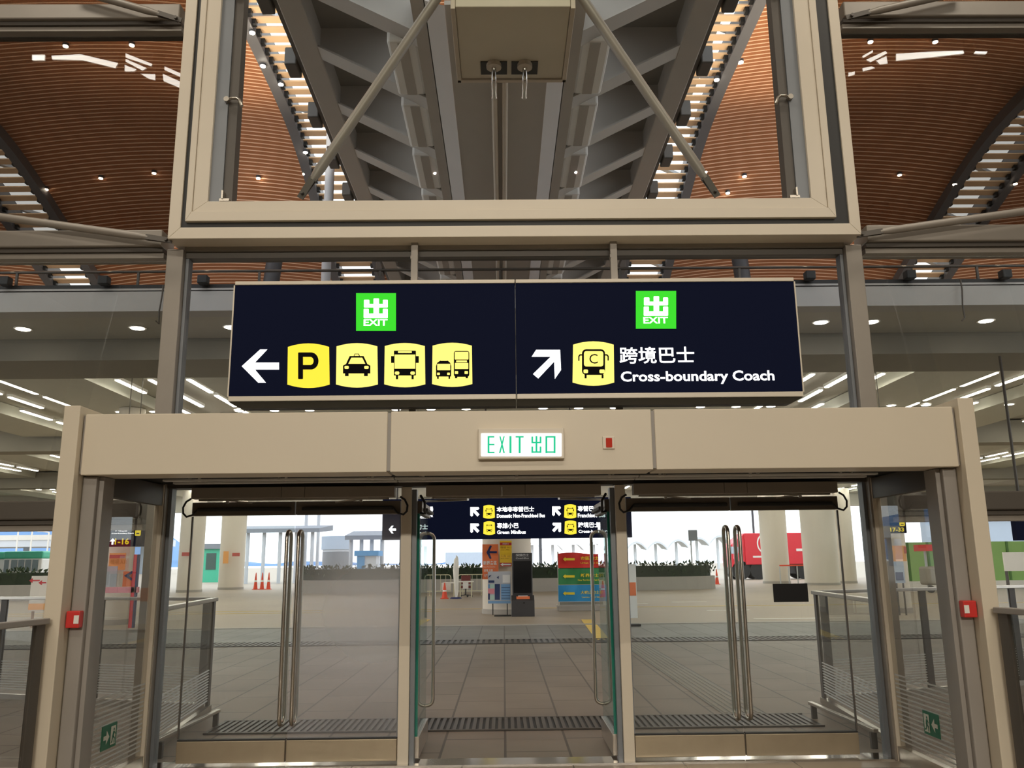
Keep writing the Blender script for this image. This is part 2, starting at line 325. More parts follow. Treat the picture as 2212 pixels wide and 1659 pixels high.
for k, (x0, x1, xm) in enumerate(((HALL[0], -3.07, -8.2), (3.35, HALL[1], 8.5))):
    sd = ('left', 'right')[k]
    for j, (z0, z1) in enumerate(((0.02, 1.92), (2.18, 4.38), (4.64, 6.72), (6.98, 9.5))):
        a = ('bottom', 'second', 'third', 'top')[j]
        inner = (xm + .08, x1) if k == 0 else (x0, xm - .08); outer = (x0, xm - .08) if k == 0 else (xm + .08, x1)
        pane(3 + j * 2 + k * 8, inner[0], inner[1], z0, z1, 'tinted glass pane in the %s row, just %s of the doors' % (a, sd), ('glass_mid', 'glass_row', 'glass_side', 'glass_side')[j])
        pane(4 + j * 2 + k * 8, outer[0], outer[1], z0, z1, 'tinted glass pane in the %s row, at the far %s end' % (a, sd), ('glass_row', 'glass_row', 'glass_side', 'glass_side')[j])
pane(19, -3.0, 3.25, 7.3, 9.5, 'glass pane above the big framed window', 'glass_clear', D)
# ---------------- the big framed vent window above the sign
FY = 7.15
win = thing('window_1', 'large framed vent window with pale double frame above the directional sign', 'window', (.14, D, 4.50), kind='structure')
OX0, OX1, OZ = -2.99, 3.265, 4.487
TOP = 8.2
def frame3(x0, x1, z0, wl, wr, wb, y0, y1, top):                # left, right and bottom members, mitred
    m = MB()
    for X in (0, 1):
        if X == 0: P = [(x0, z0), (x0 + wl, z0 + wb), (x0 + wl, top), (x0, top)]
        else: P = [(x1, z0), (x1, top), (x1 - wr, top), (x1 - wr, z0 + wb)]
        m.poly(P, (0, y0, 0), UX, UZ, 0, y1 - y0)
    m.poly([(x0, z0), (x1, z0), (x1 - wr, z0 + wb), (x0 + wl, z0 + wb)], (0, y0, 0), UX, UZ, 0, y1 - y0)
    return m
frame3(OX0, OX1, OZ, .107, .097, .107, FY, D + .02, TOP).build('outer_frame', 'frame_paint', win, bevel=.004)
frame3(OX0 + .108, OX1 - .098, OZ + .108, .042, .128, .052, FY + .02, D, TOP).build('shadow_gap', 'black', win)
sash = MB(); SX0, SX1, SZ = -2.838, 3.043, 4.648
frame3(SX0, SX1, SZ, .055, .065, .092, FY - .02, FY + .12, TOP).build('sash_frame', 'frame_paint', win, bevel=.003)
frame3(SX0 + .057, SX1 - .067, SZ + .096, .13, .14, .098, FY - .005, FY + .12, TOP).build('sash_bead', 'frame_paint', win, bevel=.003)
for x, s in ((SX0 + .187, 1), (SX1 - .207, -1)):
    MB().box(x, x + s * .115, FY + .03, FY + .16, SZ + .2, TOP).build('reveal', 'reveal_blue', win)
    MB().box(x + s * .117, x + s * .20, FY + .05, FY + .18, SZ + .2, TOP).build('jamb', 'dark_frame', win)
    for z in (5.86, 7.0):
        c = Vector((x + s * .11, FY + .02, z))
        h = MB().tube([c + Vector((s * a, b, z_)) for a, b, z_ in ((-.01, 0, 0), (.05, -.03, .005), (.10, -.04, .0), (.125, -.045, -.02), (.14, -.045, -.06), (.15, -.045, -.085))], [.012, .014, .014, .015, .017, .018])
        h.tube([c + Vector((0, .01, 0)), c + Vector((0, -.035, 0))], .026)
        h.build('crank_handle', 'steel', win)
    MB().box(x + s * .10, x + s * .19, FY + .0, FY + .1, SZ + .2, SZ + .225).box(x + s * .12, x + s * .135, FY - .01, FY + .09, SZ + .22, SZ + .30).build('latch', 'steel', win)
MB().box(SX0 + .18, SX1 - .2, FY + .155, FY + .163, SZ + .19, TOP).build('pane', 'glass_clear', win)
# ---------------- tie rods and struts
def rod(name, label, p, q, r, mt='mullion', group=None):
    p, q = Vector(p), Vector(q); d = (q - p).normalized(); L = (q - p).length
    t = thing(name, label, 'strut', q, group)
    MB().tube([p, p + d * (L - .34), q - d * .22], [r, r, r * .62], 14).build('tube', mt, t)
    m = MB(); s = d.cross(Vector((0, 1, 0))).normalized()
    for k in (-1, 1): m.beam(q - d * .24 + Vector((0, k * r * .45, 0)), q, r * 1.3, .012, 0, (0, 1, 0))
    m.tube([q - d * .05 - Vector((0, r, 0)), q - d * .05 + Vector((0, r, 0))], .016)
    m.build('clevis', 'dark_frame', t)
    return t
YR = 7.78
rod('tie_rod', 'grey tubular tie rod slanting down to the left behind the framed window', at(948, -10, YR), at(648, 428, YR), .052)
rod('tie_rod', 'grey tubular tie rod slanting down to the right behind the framed window', at(1254, -10, YR), at(1550, 424, YR), .052)
YS = 7.2
rod('brace_strut', 'lower slanting strut at the left, ending by the window corner', at(-120, 452, YS), at(372, 520, YS), .036)
rod('brace_strut', 'lower slanting strut at the right, ending by the window corner', at(2330, 440, YS), at(1850, 508, YS), .036)
rod('brace_strut', 'upper slanting strut at the left, beside the upper transom', at(160, -22, YS), at(392, 44, YS), .036)
rod('brace_strut', 'upper slanting strut at the right, beside the upper transom', at(2080, -18, YS), at(1828, 38, YS), .036)
# ---------------- sign posts
for k, x in enumerate((-.79, 1.03)):
    one('sign_post', MB().box(x - .03, x + .03, D - .17, D - .11, 2.44, 4.56).box(x - .035, x - .02, D - .175, D - .105, 4.33, 4.36), 'mullion',
        'slim grey post carrying the directional sign, %s of the two' % ('left', 'right')[k], 'post', 'sign posts')
# ================================================================== directional sign
SY = 7.08
def sgn(px, py): p = at(px, py, SY); return (p.x, p.z)
sx0, sx1, sz0, sz1, sxm = -2.335, 2.585, 3.03, 4.02, .122
sign = thing('directional_sign', 'long navy backlit sign with exit squares, yellow vehicle tiles and coach text', 'sign', (sxm, SY + .1, sz0))
for a, b in ((sx0, sxm - .004), (sxm + .004, sx1)):
    MB().box(a, b, SY, SY + .16, sz0, sz1).build('lit_panel', 'sign_navy', sign, bevel=.002)
    MB().box(a, b, SY - .01, SY + .17, sz1 + .002, sz1 + .035).build('top_trim', 'frame_paint', sign, bevel=.004)
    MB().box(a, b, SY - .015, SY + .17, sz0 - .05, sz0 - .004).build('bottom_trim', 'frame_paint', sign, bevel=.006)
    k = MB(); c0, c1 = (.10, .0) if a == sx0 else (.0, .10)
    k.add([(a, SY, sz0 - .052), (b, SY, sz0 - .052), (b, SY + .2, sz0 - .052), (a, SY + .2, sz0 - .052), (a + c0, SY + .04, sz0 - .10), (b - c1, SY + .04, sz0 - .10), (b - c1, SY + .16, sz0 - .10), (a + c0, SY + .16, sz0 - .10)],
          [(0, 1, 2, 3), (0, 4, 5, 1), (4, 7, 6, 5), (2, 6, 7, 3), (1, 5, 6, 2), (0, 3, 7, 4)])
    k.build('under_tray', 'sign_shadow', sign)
for x in (sx0 - .012, sx1 + .0):
    MB().box(x, x + .012, SY - .004, SY + .16, sz0 - .004, sz1).build('end_cap', 'frame_paint', sign)
class Fr:                                                       # maps a crop of the photo onto a sign face
    def __init__(s, cx, cy, sc, Y, off=.004): s.a = (cx, cy, sc); s.Y = Y; s.off = off
    def __call__(s, x, y): p = at(s.a[0] + x * s.a[2], s.a[1] + y * s.a[2], s.Y); return (p.x, p.z)
    def poly(s, mb, pts, lay=1, mi=0):
        P = [s(*p) for p in pts]
        A = sum(P[i][0] * P[(i + 1) % len(P)][1] - P[(i + 1) % len(P)][0] * P[i][1] for i in range(len(P)))
        if A < 0: P = P[::-1]
        mb.poly(P, (0, s.Y - s.off * lay, 0), UX, UZ, mi)
    def rect(s, mb, x0, y0, x1, y1, lay=1, r=0, mi=0):
        s.poly(mb, rrect(x0, y0, x1, y1, r) if r else [(x0, y0), (x1, y0), (x1, y1), (x0, y1)], lay, mi)
    def text(s, mb, t, x0, y0, x1, y1, lay=1, bold=0., mi=0, res=3):
        a, b = s(x0, y1), s(x1, y0); mb.text(t, (a[0], s.Y - s.off * lay, a[1]), UX, UZ, b[0] - a[0], b[1] - a[1], mi, bold, res)
def tile_pts(x0, y0, x1, y1, bul, n=8):
    P = []
    for k in range(n + 1): u = k / n; P.append((x0 + 4 + (x1 - x0 - 8) * u, y0 + bul - bul * (1 - (2 * u - 1) ** 2)))
    for k in range(n + 1): u = 1 - k / n; P.append((x0 + (x1 - x0) * u, y1 - bul + bul * (1 - (2 * u - 1) ** 2)))
    return P
L = Fr(480, 580, 640 / 2212, SY); R = Fr(1100, 580, 660 / 2212, SY)
def exit_square(fr, x0, y0, x1, y1, parent):
    def q(a, b): return (x0 + (x1 - x0) * a, y0 + (y1 - y0) * b)
    m = MB(); fr.poly(m, [q(0, 0), q(1, 0), q(1, 1), q(0, 1)], 1); g = m.build('exit_square', 'lit_green', parent)
    m = MB(); lay = 2
    for i, (a, b, c, d) in enumerate(((.44, .145, .575, .66), (.20, .18, .335, .385), (.675, .18, .795, .385), (.20, .29, .795, .385), (.195, .42, .32, .665), (.675, .42, .795, .665), (.195, .545, .795, .665))):
        A, B = q(a, b), q(c, d); fr.rect(m, A[0], A[1], B[0], B[1], 2 + i * .12, 5)
    A, B = q(.19, .69), q(.79, .865); fr.text(m, 'EXIT', A[0], A[1], B[0], B[1], 2, .02)
    m.build('exit_lettering', 'lit_white', g)
exit_square(L, 1000, 185, 1298, 467, sign); exit_square(R, 916, 163, 1208, 437, sign)
m = MB(); L.poly(m, [(147, 730), (285, 605), (338, 605), (245, 703), (425, 703), (425, 755), (245, 755), (327, 853), (270, 853)]); m.build('arrow', 'lit_white', sign)
m = MB(); R.poly(m, [(195, 590), (368, 590), (375, 735), (330, 800), (325, 675), (210, 797), (172, 765), (300, 640), (162, 640)]); m.build('arrow', 'lit_white', sign)
m = MB(); R.text(m, '跨境巴士', 800, 565, 1335, 690, 1, .012); m.build('lettering', 'lit_white', sign)
m = MB(); R.text(m, 'Cross-boundary Coach', 810, 737, 1915, 842, 1, .02); m.build('lettering', 'lit_white', sign)
def tile(fr, b, bul, parent, mt='lit_yellow', lay=1):
    m = MB(); fr.poly(m, tile_pts(*b, bul), lay); return m.build('pictogram_tile', mt, parent)
# parking
tl = tile(L, (487, 560, 803, 893), 26, sign)
m = MB(); L.rect(m, 568, 628, 605, 827, 2, 6)
P = [(590, 628), (665, 628)] + [(665 + 56 * math.cos(math.radians(a)), 692 + 64 * math.sin(math.radians(a))) for a in range(-80, 81, 16)] + [(665, 756), (590, 756), (605, 722), (660, 722)] + \
    [(660 + 24 * math.cos(math.radians(a)), 692 + 30 * math.sin(math.radians(a))) for a in range(75, -76, -15)] + [(660, 662), (605, 662)]
L.poly(m, P, 2.3); m.build('pictogram', 'picto', tl)
# taxi
tl = tile(L, (850, 558, 1163, 890), 24, sign, 'lit_pale')
m = MB(); L.poly(m, [(953, 655), (1057, 655), (1085, 715), (1107, 726), (1107, 785), (1088, 785), (1088, 805), (1060, 805), (1060, 785), (945, 785), (945, 805), (918, 805), (918, 785), (903, 785), (903, 726), (925, 715)], 2)
L.poly(m, [(983, 656), (989, 638), (1022, 638), (1029, 656)], 2); m.build('pictogram', 'picto', tl)
m = MB(); L.poly(m, [(966, 668), (1047, 668), (1070, 714), (943, 714)], 3); L.rect(m, 915, 729, 947, 752, 3, 8); L.rect(m, 1062, 729, 1095, 752, 3, 8); L.poly(m, [(989, 655), (993, 643), (1018, 643), (1023, 655)], 3); m.build('pictogram_gap', 'lit_pale', tl)
def bus(fr, x0, y0, x1, y1, parent, mirrors=True, mt='lit_pale', lay=2, headboard=True):
    def q(a, b): return (x0 + (x1 - x0) * a, y0 + (y1 - y0) * b)
    def rr(m, a, b, c, d, l, r=.0): A, B = q(a, b), q(c, d); fr.rect(m, A[0], A[1], B[0], B[1], l, r * (x1 - x0))
    m = MB(); rr(m, 0, .0, 1, .87, lay, .03); rr(m, .09, .87, .19, 1, lay); rr(m, .80, .87, .90, 1, lay)
    if mirrors: rr(m, -.13, .19, 0, .43, lay); rr(m, 1, .19, 1.13, .43, lay)
    m.build('pictogram', 'picto', parent)
    m = MB(); rr(m, .03, .14, .97, .635, lay + 1); rr(m, .045, .73, .25, .845, lay + 1, .06); rr(m, .75, .73, .955, .845, lay + 1, .06)
    if headboard: rr(m, .19, .02, .81, .085, lay + 1)
    m.build('pictogram_gap', mt, parent)
tl = tile(L, (1210, 557, 1517, 888), 23, sign, 'lit_pale'); bus(L, 1283, 615, 1447, 828, tl)
tl = tile(L, (1567, 555, 1868, 885), 22, sign, 'lit_pale')
m = MB(); L.poly(m, [(1597, 808), (1597, 730), (1606, 705), (1628, 690), (1685, 690), (1702, 705), (1711, 730), (1709, 808)], 2); L.rect(m, 1605, 806, 1617, 825, 2); L.rect(m, 1690, 806, 1702, 825, 2)
L.rect(m, 1730, 617, 1845, 810, 2, 16); L.rect(m, 1738, 808, 1755, 821, 2); L.rect(m, 1818, 808, 1835, 821, 2); m.build('pictogram', 'picto', tl)
m = MB()
for b in ((1606, 714, 1703, 762), (1605, 780, 1626, 797), (1680, 780, 1700, 797), (1630, 680, 1682, 692), (1737, 625, 1839, 682), (1747, 688, 1828, 702), (1738, 707, 1838, 753), (1738, 768, 1762, 790), (1810, 768, 1835, 790)): L.rect(m, *b, 3, 4)
m.build('pictogram_gap', 'lit_pale', tl)
tl = tile(R, (458, 528, 760, 850), 24, sign, 'lit_pale')
m = MB(); R.rect(m, 526, 586, 693, 772, 2, 30); R.rect(m, 545, 768, 560, 797, 2); R.rect(m, 668, 768, 682, 797, 2)
for pts in ([(499, 670), (499, 635), (510, 622), (526, 622), (526, 632), (514, 632), (508, 640), (508, 670)], [(720, 668), (720, 635), (709, 622), (693, 622), (693, 632), (704, 632), (711, 640), (711, 668)]): R.poly(m, pts, 2)
m.build('pictogram', 'picto', tl)
m = MB(); R.rect(m, 540, 600, 680, 712, 3, 18); R.rect(m, 537, 733, 570, 760, 3, 8); R.rect(m, 652, 733, 690, 760, 3, 8); m.build('pictogram_gap', 'lit_pale', tl)
m = MB(); R.text(m, 'C', 580, 622, 638, 692, 4); m.build('letter_mark', 'picto', tl)
# ================================================================== vestibule portal
PY = 6.05; SOF = 2.26
por = thing('portal_frame', 'wide beige door portal with panelled header carrying the exit sign', 'portal', (.15, PY + .3, 0))
px = (-3.03, -.822, 1.095, 3.31)
for k in range(3):
    MB().box(px[k] + .012, px[k + 1] - .012, PY, PY + .30, SOF, 2.70).build('header_panel', 'beige_panel', por, bevel=.005)
MB().box(px[0], px[3], PY + .008, PY + .29, SOF + .01, 2.69).build('header_core', 'grey_steel', por)
for x0, x1 in ((-3.15, -3.035), (3.315, 3.43)):
    MB().box(x0, x1, PY - .055, PY + .34, 0, 2.755).build('side_fin', 'beige_panel', por, bevel=.005)
for s, x in ((1, -3.03), (-1, 3.31)):
    MB().box(x, x + s * .10, PY + .07, PY + .30, 0, SOF - .004).build('column', 'grey_steel', por, bevel=.01)
    MB().box(x + s * .10, x + s * .135, PY + .11, PY + .28, 0, SOF - .004).build('column_rib', 'grey_steel', por, bevel=.004)
MB().box(px[0] + .02, px[3] - .02, PY + .31, D - .1, SOF + .05, SOF + .12).build('soffit', 'rubber', por)
for y, z0, z1 in ((PY + .55, 2.2630, 2.2765), (PY + .76, 2.2615, 2.2755)):
    for a, b in ((-2.65, -.855), (-.845, 1.065), (1.075, 2.95)):
        m = MB().box(a, b, y, y + .055, z0, z1)
        for x in (a + .2, (a + b) / 2, b - .2): m.box(x - .01, x + .01, y + .02, y + .04, z1, SOF + .049)
        m.build('soffit_track', 'paint_white', por)
# side glazing of the vestibule
for s, x, sd in ((1, -2.955, 'left'), (-1, 3.235, 'right')):
    n = 20 if s == 1 else 21
    w = thing('window_%d' % n, 'fixed side glass of the door vestibule, %s' % sd, 'window', (x, 6.8, 0), kind='structure')
    MB().box(x - .006, x + .006, PY + .31, D - .14, .12, 2.12).build('pane', 'glass_mid', w)
    MB().box(x - .03, x + .03, PY + .31, D - .13, 2.125, SOF + .04).build('head_rail', 'dark_frame', w)
    MB().box(x - .03, x + .03, PY + .31, D - .13, .0, .115).build('bottom_rail', 'steel', w)
    MB().box(x - .035, x + .035, D - .135, D - .09, 0, 2.3).build('end_post', 'frame_paint', w)
    m = MB()
    for k in range(16):
        z = .16 + k * .034; m.box(x + s * .008 - .001, x + s * .008 + .001, PY + .34, D - .16, z, z + .012)
    m.build('manifestation_lines', 'manif', w)
    # low running-man sign on the glass
    e = thing('emergency_sign', 'low green running-man sign with an arrow on the %s side glass' % sd, 'sign', (x + s * .02, 6.4, .2), 'low green exit signs')
    o = Vector((x + s * .016, PY + (.52 if s == 1 else .56), .30)); L_ = .24; Hh = .17
    u = Vector((0, 1, 0)) if s == 1 else Vector((0, -1, 0))
    if s == -1: o = o + Vector((0, L_, 0))
    if s == 1:
        pass
    MB().poly([(0, 0), (L_, 0), (L_, Hh), (0, Hh)], o, u, UZ, 0, .006).build('plate', 'exit_green', e)
    nrm = Vector((s * .003, 0, 0))
    a0 = .02 if s == 1 else .13
    m = MB(); ar = [(0, .07), (.045, .07), (.045, .035), (.095, .085), (.045, .135), (.045, .10), (0, .10)]
    m.poly([(a0 + p, q) for p, q in ar] if s == 1 else [(a0 + .095 - p, q) for p, q in ar][::-1], o + nrm, u, UZ); m.build('arrow', 'sign_cream', e)
    b0 = .135 if s == 1 else .02
    m = MB(); m.poly([(b0, .02), (b0 + .08, .02), (b0 + .08, .15), (b0, .15)], o + nrm, u, UZ); dp = m.build('doorway', 'sign_cream', e)
    m = MB(); n2 = nrm * 1.6
    for P in (rrect(b0 + .04, .115, b0 + .058, .135, .008), [(b0 + .025, .075), (b0 + .05, .065), (b0 + .06, .112), (b0 + .035, .112)], [(b0 + .03, .075), (b0 + .02, .045), (b0 + .008, .04), (b0 + .008, .03), (b0 + .03, .036), (b0 + .043, .075)],
              [(b0 + .038, .072), (b0 + .058, .055), (b0 + .056, .026), (b0 + .068, .026), (b0 + .071, .062), (b0 + .05, .078)], [(b0 + .05, .105), (b0 + .072, .085), (b0 + .076, .092), (b0 + .055, .112)]):
        m.poly(P, o + n2, u, UZ)
    m.build('running_man', 'exit_green', dp)
    # red emergency door release on the column
    xc = -2.93 if s == 1 else 3.21
    r = thing('door_release_box', 'small red emergency door release box on the %s portal column' % sd, 'switch', (xc - s * .05, PY, 1.1), 'red release boxes')
    zb = 1.205
    MB().box(xc - s * .10, xc - s * .005, PY + .01, PY + .0695, zb, zb + .115).build('case', 'red_box', r, bevel=.008)
    MB().box(xc - s * .042, xc - s * .008, PY + .006, PY + .0095, zb + .03, zb + .085).build('label_plate', 'label_white', r)
# exit sign and switch on the header
ex = thing('exit_sign', 'white backlit EXIT 出口 sign with green lettering on the beige header', 'sign', (.13, PY, 2.33))
a = at(1033, 928, PY); b = at(1219, 992, PY)
MB().box(a.x, b.x, PY - .05, PY - .0005, b.z, a.z).build('housing', 'frame_paint', ex, bevel=.006)
E_ = Fr(1020, 915, 340 / 2212, PY - .052, .003)
m = MB(); E_.rect(m, 123, 136, 1257, 462, 1, 14); m.build('lit_face', 'exit_face', ex)
m = MB()
for rr_ in ((220, 180, 240, 415), (220, 180, 308, 196), (220, 288, 310, 304), (220, 400, 312, 416), (526, 180, 549, 416), (612, 180, 720, 196), (656, 180, 678, 416),
            (835, 186, 853, 275), (951, 186, 969, 275), (835, 260, 969, 276), (893, 180, 912, 405), (835, 325, 853, 412), (951, 325, 969, 412), (835, 394, 969, 410),
            (1032, 180, 1052, 415), (1147, 180, 1167, 415), (1032, 180, 1167, 197), (1032, 394, 1167, 410)): 
    if rr_[0] == 835 and rr_[1] == 186: m.build('lettering', 'lit_text_green', ex); m2 = m; m = MB()
    E_.rect(m, rr_[0] - 3, rr_[1] - 2, rr_[2] + 3, rr_[3] + 2, 2)
m.build('lettering', 'lit_text_green', ex); m = MB(); E_.poly(m, [(382, 180), (400, 180), (460, 416), (438, 416)], 2); E_.poly(m, [(440, 180), (458, 180), (398, 416), (376, 416)], 2.2); m.build('lettering', 'lit_text_green', ex)
sw = thing('rocker_switch', 'small red rocker switch on the header right of the exit sign', 'switch', (.83, PY, 2.44))
a = at(1301, 943, PY); b = at(1328, 970, PY)
MB().box(a.x, b.x, PY - .014, PY - .0005, b.z, a.z).build('plate', 'frame_paint', sw, bevel=.003)
a = at(1308, 947, PY); b = at(1322, 967, PY)
MB().box(a.x, b.x, PY - .022, PY - .0145, b.z, a.z).build('rocker', 'red_glow', sw, bevel=.003)
# ================================================================== doors
LZ0, LZ1 = .03, 2.155
for k, (x, n) in enumerate(((-.84, 22), (1.02, 23))):
    t = thing('trim_%d' % n, 'pale door post %s of the open double door' % ('left', 'right')[k], 'door post', (x, D, 0), kind='structure')
    s = 1 if k == 0 else -1
    MB().box(x - .045, x + .045, D - .07, D + .07, 0, 2.27).build('post', 'frame_paint', t, bevel=.004)
    MB().box(x + s * .047, x + s * .085, D - .03, D + .09, 0, 2.25).build('seal', 'reveal_blue', t)
hd = tag(MB().box(XM[0] + .08, XM[3] - .08, D - .09, D + .09, 2.275, 2.42).build('trim_24', 'dark_frame'), 'dark head rail across the top of all the doors', 'door frame', kind='structure')
th = tag(MB().box(XM[0] + .08, XM[3] - .08, D - .12, D + .12, -.02, .012).build('trim_25', 'chrome'), 'metal threshold strip under the doors', 'threshold', kind='structure')
def operator(x0, x1, label):
    t = thing('door_operator', label, 'door operator', ((x0 + x1) / 2, D - .1, 2.18), 'door operator boxes')
    xm = (x0 + x1) / 2
    MB().box(x0, xm - .1, D - .20, D - .095, 2.175, 2.27).build('cover', 'operator', t, bevel=.004)
    MB().box(xm - .098, xm + .098, D - .20, D - .095, 2.175, 2.27).build('centre_cover', 'operator', t, bevel=.004)
    MB().box(xm + .1, x1, D - .20, D - .095, 2.175, 2.27).build('cover', 'operator', t, bevel=.004)
    MB().box(x0 + .05, x1 - .05, D - .15, D - .12, 2.16, 2.173).build('slide_rail', 'steel', t)
operator(-2.66, -.93, 'brown door operator box above the left pair of doors')
operator(-.66, .84, 'brown door operator box above the open middle doors')
operator(1.12, 2.88, 'brown door operator box above the right pair of doors')
def arc(c, r, a0, a1, n, ux, uy): return [Vector(c) + ux * r * math.cos(math.radians(a0 + (a1 - a0) * k / n)) + uy * r * math.sin(math.radians(a0 + (a1 - a0) * k / n)) for k in range(n + 1)]
def handle_mb(x, y, n, z0=.32, z1=1.90, off=.075, r=.017):      # back-to-back D handles through the glass at (x, y), n = pane normal
    m = MB(); n = Vector(n)
    for s in (-1, 1):
        d = n * s; b = Vector((x, y, 0)); q = .06
        pts = [b + UZ * z0 + d * .004] + arc(b + UZ * (z0 + q) + d * (off - q), q, -90, 0, 5, d, UZ) + arc(b + UZ * (z1 - q) + d * (off - q), q, 0, 90, 5, d, UZ) + [b + UZ * z1 + d * .004]
        m.tube(pts, r, 10)
    return m
def leaf(n, label, x0, x1, hinge, gm):                          # closed leaf in the plane of the front
    d = thing('door_%d' % n, label, 'door', ((x0 + x1) / 2, D, 0), kind='structure')
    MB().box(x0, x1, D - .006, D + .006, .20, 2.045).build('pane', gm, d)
    MB().box(x0, x1, D - .028, D + .028, LZ0, .20).build('kick_rail', 'brass_steel', d, bevel=.004)
    MB().box(x0, x1, D - .022, D + .022, .201, .212).build('glazing_strip', 'black', d)
    MB().box(x0, x1, D - .032, D + .032, 2.04, LZ1).build('top_rail', 'door_brown', d, bevel=.004)
    b = MB().box(x0 + .06, x1 - .03 if hinge < 0 else x1 - .06, D - .075, D - .033, 2.075, 2.105)
    sb = b.build('safety_sensor', 'rubber', d, bevel=.008)
    hx = x1 - .045 if hinge < 0 else x0 + .045
    handle_mb(hx, D, (0, 1, 0)).build('pull_handle', 'steel', d)
    ex_ = x0 if hinge < 0 else x1
    MB().box(ex_ - .005, ex_ + .005, D - .012, D + .012, .215, 2.035).build('edge_seal', 'dark_frame' if n in (1, 6) else 'reveal_blue', d)
    cx = x0 + .0 if hinge < 0 else x1
    MB().tube([Vector((cx + hinge * -.06, D - .06, 2.09))] + arc((cx, D - .06, 2.12), .07, 200 if hinge < 0 else -20, 330 if hinge < 0 else -150, 8, UX, UZ)[::1][:0] +
              [Vector((cx + hinge * a, D - .07, z)) for a, z in ((-.02, 2.045), (.03, 2.03), (.06, 2.06), (.065, 2.11), (.04, 2.16), (.0, 2.185))], .009, 8).build('cable', 'black', d)
    ax = (x0 + x1) / 2 + hinge * .12
    MB().beam((ax, D - .09, 2.165), (ax - hinge * .22, D - .1, 2.14), .025, .012).tube([(ax, D - .1, 2.14), (ax, D - .1, 2.18)], .014).build('closer_arm', 'steel', d)
    return d
leaf(1, 'closed glass door leaf, first from the left', -2.705, -1.815, -1, 'glass_door')
leaf(2, 'closed glass door leaf with painted glare, left beside the open doorway', -1.805, -.895, 1, 'glass_door_glare')
leaf(5, 'closed glass door leaf, right beside the open doorway', 1.075, 1.985, -1, 'glass_door')
d6 = leaf(6, 'closed glass door leaf with a black plate, first from the right', 1.995, 2.935, 1, 'glass_door')
a = at(1669, 1261, D - .01); b = at(1747, 1300, D - .01)
MB().box(a.x, b.x, D - .011, D - .0075, b.z, a.z).build('black_plate', 'screen', d6)
for x0, x1, n, sd in ((XM[0] + .10, -2.715, 24, 'left'), (2.945, XM[3] - .10, 25, 'right')):
    pane(n, x0, x1, .03, 2.27, 'narrow sidelight pane at the %s end of the door row' % sd, 'glass_door')
# open leaves, swung outwards
def open_leaf(n, label, x, s):
    d = thing('door_%d' % n, label, 'door', (x, D + .5, 0), kind='structure')
    y0, y1 = D + .05, D + .90
    MB().box(x - .006, x + .006, y0 + .012, y1, .20, 2.045).build('pane', 'glass_green', d)
    MB().box(x - .012, x + .012, y0, y0 + .011, .20, 2.045).build('pane_edge', 'glass_edge', d)
    MB().box(x - .026, x + .026, y0, y1, LZ0, .20).build('kick_rail', 'steel', d, bevel=.003)
    MB().box(x - .03, x + .03, y0, y1, 2.046, LZ1).build('top_rail', 'door_brown', d, bevel=.003)
    MB().box(x + s * .032, x + s * .07, y0 + .12, y1 - .1, 2.07, 2.10).build('safety_sensor', 'rubber', d, bevel=.006)
    handle_mb(x, y1 - .05, (1, 0, 0)).build('pull_handle', 'steel', d)
    MB().beam((x + s * .03, D + .18, 2.16), (x + s * .44, D - .08, 2.155), .03, .018).build('closer_arm', 'steel', d)
    MB().tube([(x + s * .02, D + .0, 2.2), (x + s * .06, D - .03, 2.14), (x + s * .06, D - .0, 2.04), (x + s * .02, D + .04, 2.05)], .011, 8).build('cable', 'black', d)
open_leaf(3, 'green-edged glass door leaf swung open, left side of the doorway', -.745, 1)
open_leaf(4, 'green-edged glass door leaf swung open, right side of the doorway', .925, -1)
# ================================================================== balustrades
def balustrade(label, p, q, n_post, ztop=1.25, pm='dark_frame', group=None, rail='steel', pw=.1):
    p, q = Vector(p), Vector(q); dr = (q - p); Ln = dr.length; dr.normalize()
    t = thing('glass_balustrade', label, 'balustrade', p, group)
    MB().beam(p + UZ * (ztop - .02), q + UZ * (ztop - .02), .075, .04).build('handrail', rail, t, bevel=.006)
    MB().beam(p + UZ * (ztop - .58) + dr * .02, q + UZ * (ztop - .58) - dr * .02, .012, ztop * 1.0 - .18).build('pane', 'glass_mid', t)
    MB().beam(p + UZ * .03, q + UZ * .03, .06, .06).build('base_rail', 'steel', t)
    if 'outside' in label:
        m = MB()
        for k in range(12): m.beam(p + UZ * (.12 + .03 * k) + dr * .06, q + UZ * (.12 + .03 * k) - dr * .06, .014, .010)
        m.build('manifestation_lines', 'manif', t)
    for k in range(n_post):
        c = p + dr * (.06 + (Ln - .12) * (k / max(1, n_post - 1)))
        MB().beam(c, c + UZ * (ztop - .042), .03, pw, 0, dr).build('post', pm, t)
    return t
balustrade('glass balustrade inside the hall, meeting the left portal column', (-3.12, PY - .08, 0), (-3.35, 4.2, 0), 5, 1.28, rail='grey_steel', pw=.09)
balustrade('glass balustrade inside the hall, meeting the right portal column', (3.40, PY - .08, 0), (3.66, 4.2, 0), 5, 1.28, rail='grey_steel', pw=.09)
balustrade('glass balustrade outside, left of the doorway, running out from the front', (-3.12, D + .35, 0), (-3.38, 10.2, 0), 2)
balustrade('glass balustrade outside, far left, turning away from the doorway', (-3.45, 10.3, 0), (-9.5, 12.4, 0), 5)
balustrade('glass balustrade outside, right of the doorway, running out from the front', (3.42, D + .35, 0), (3.66, 10.2, 0), 2)
balustrade('glass balustrade outside, far right, turning away from the doorway', (3.75, 10.3, 0), (9.6, 12.4, 0), 5)
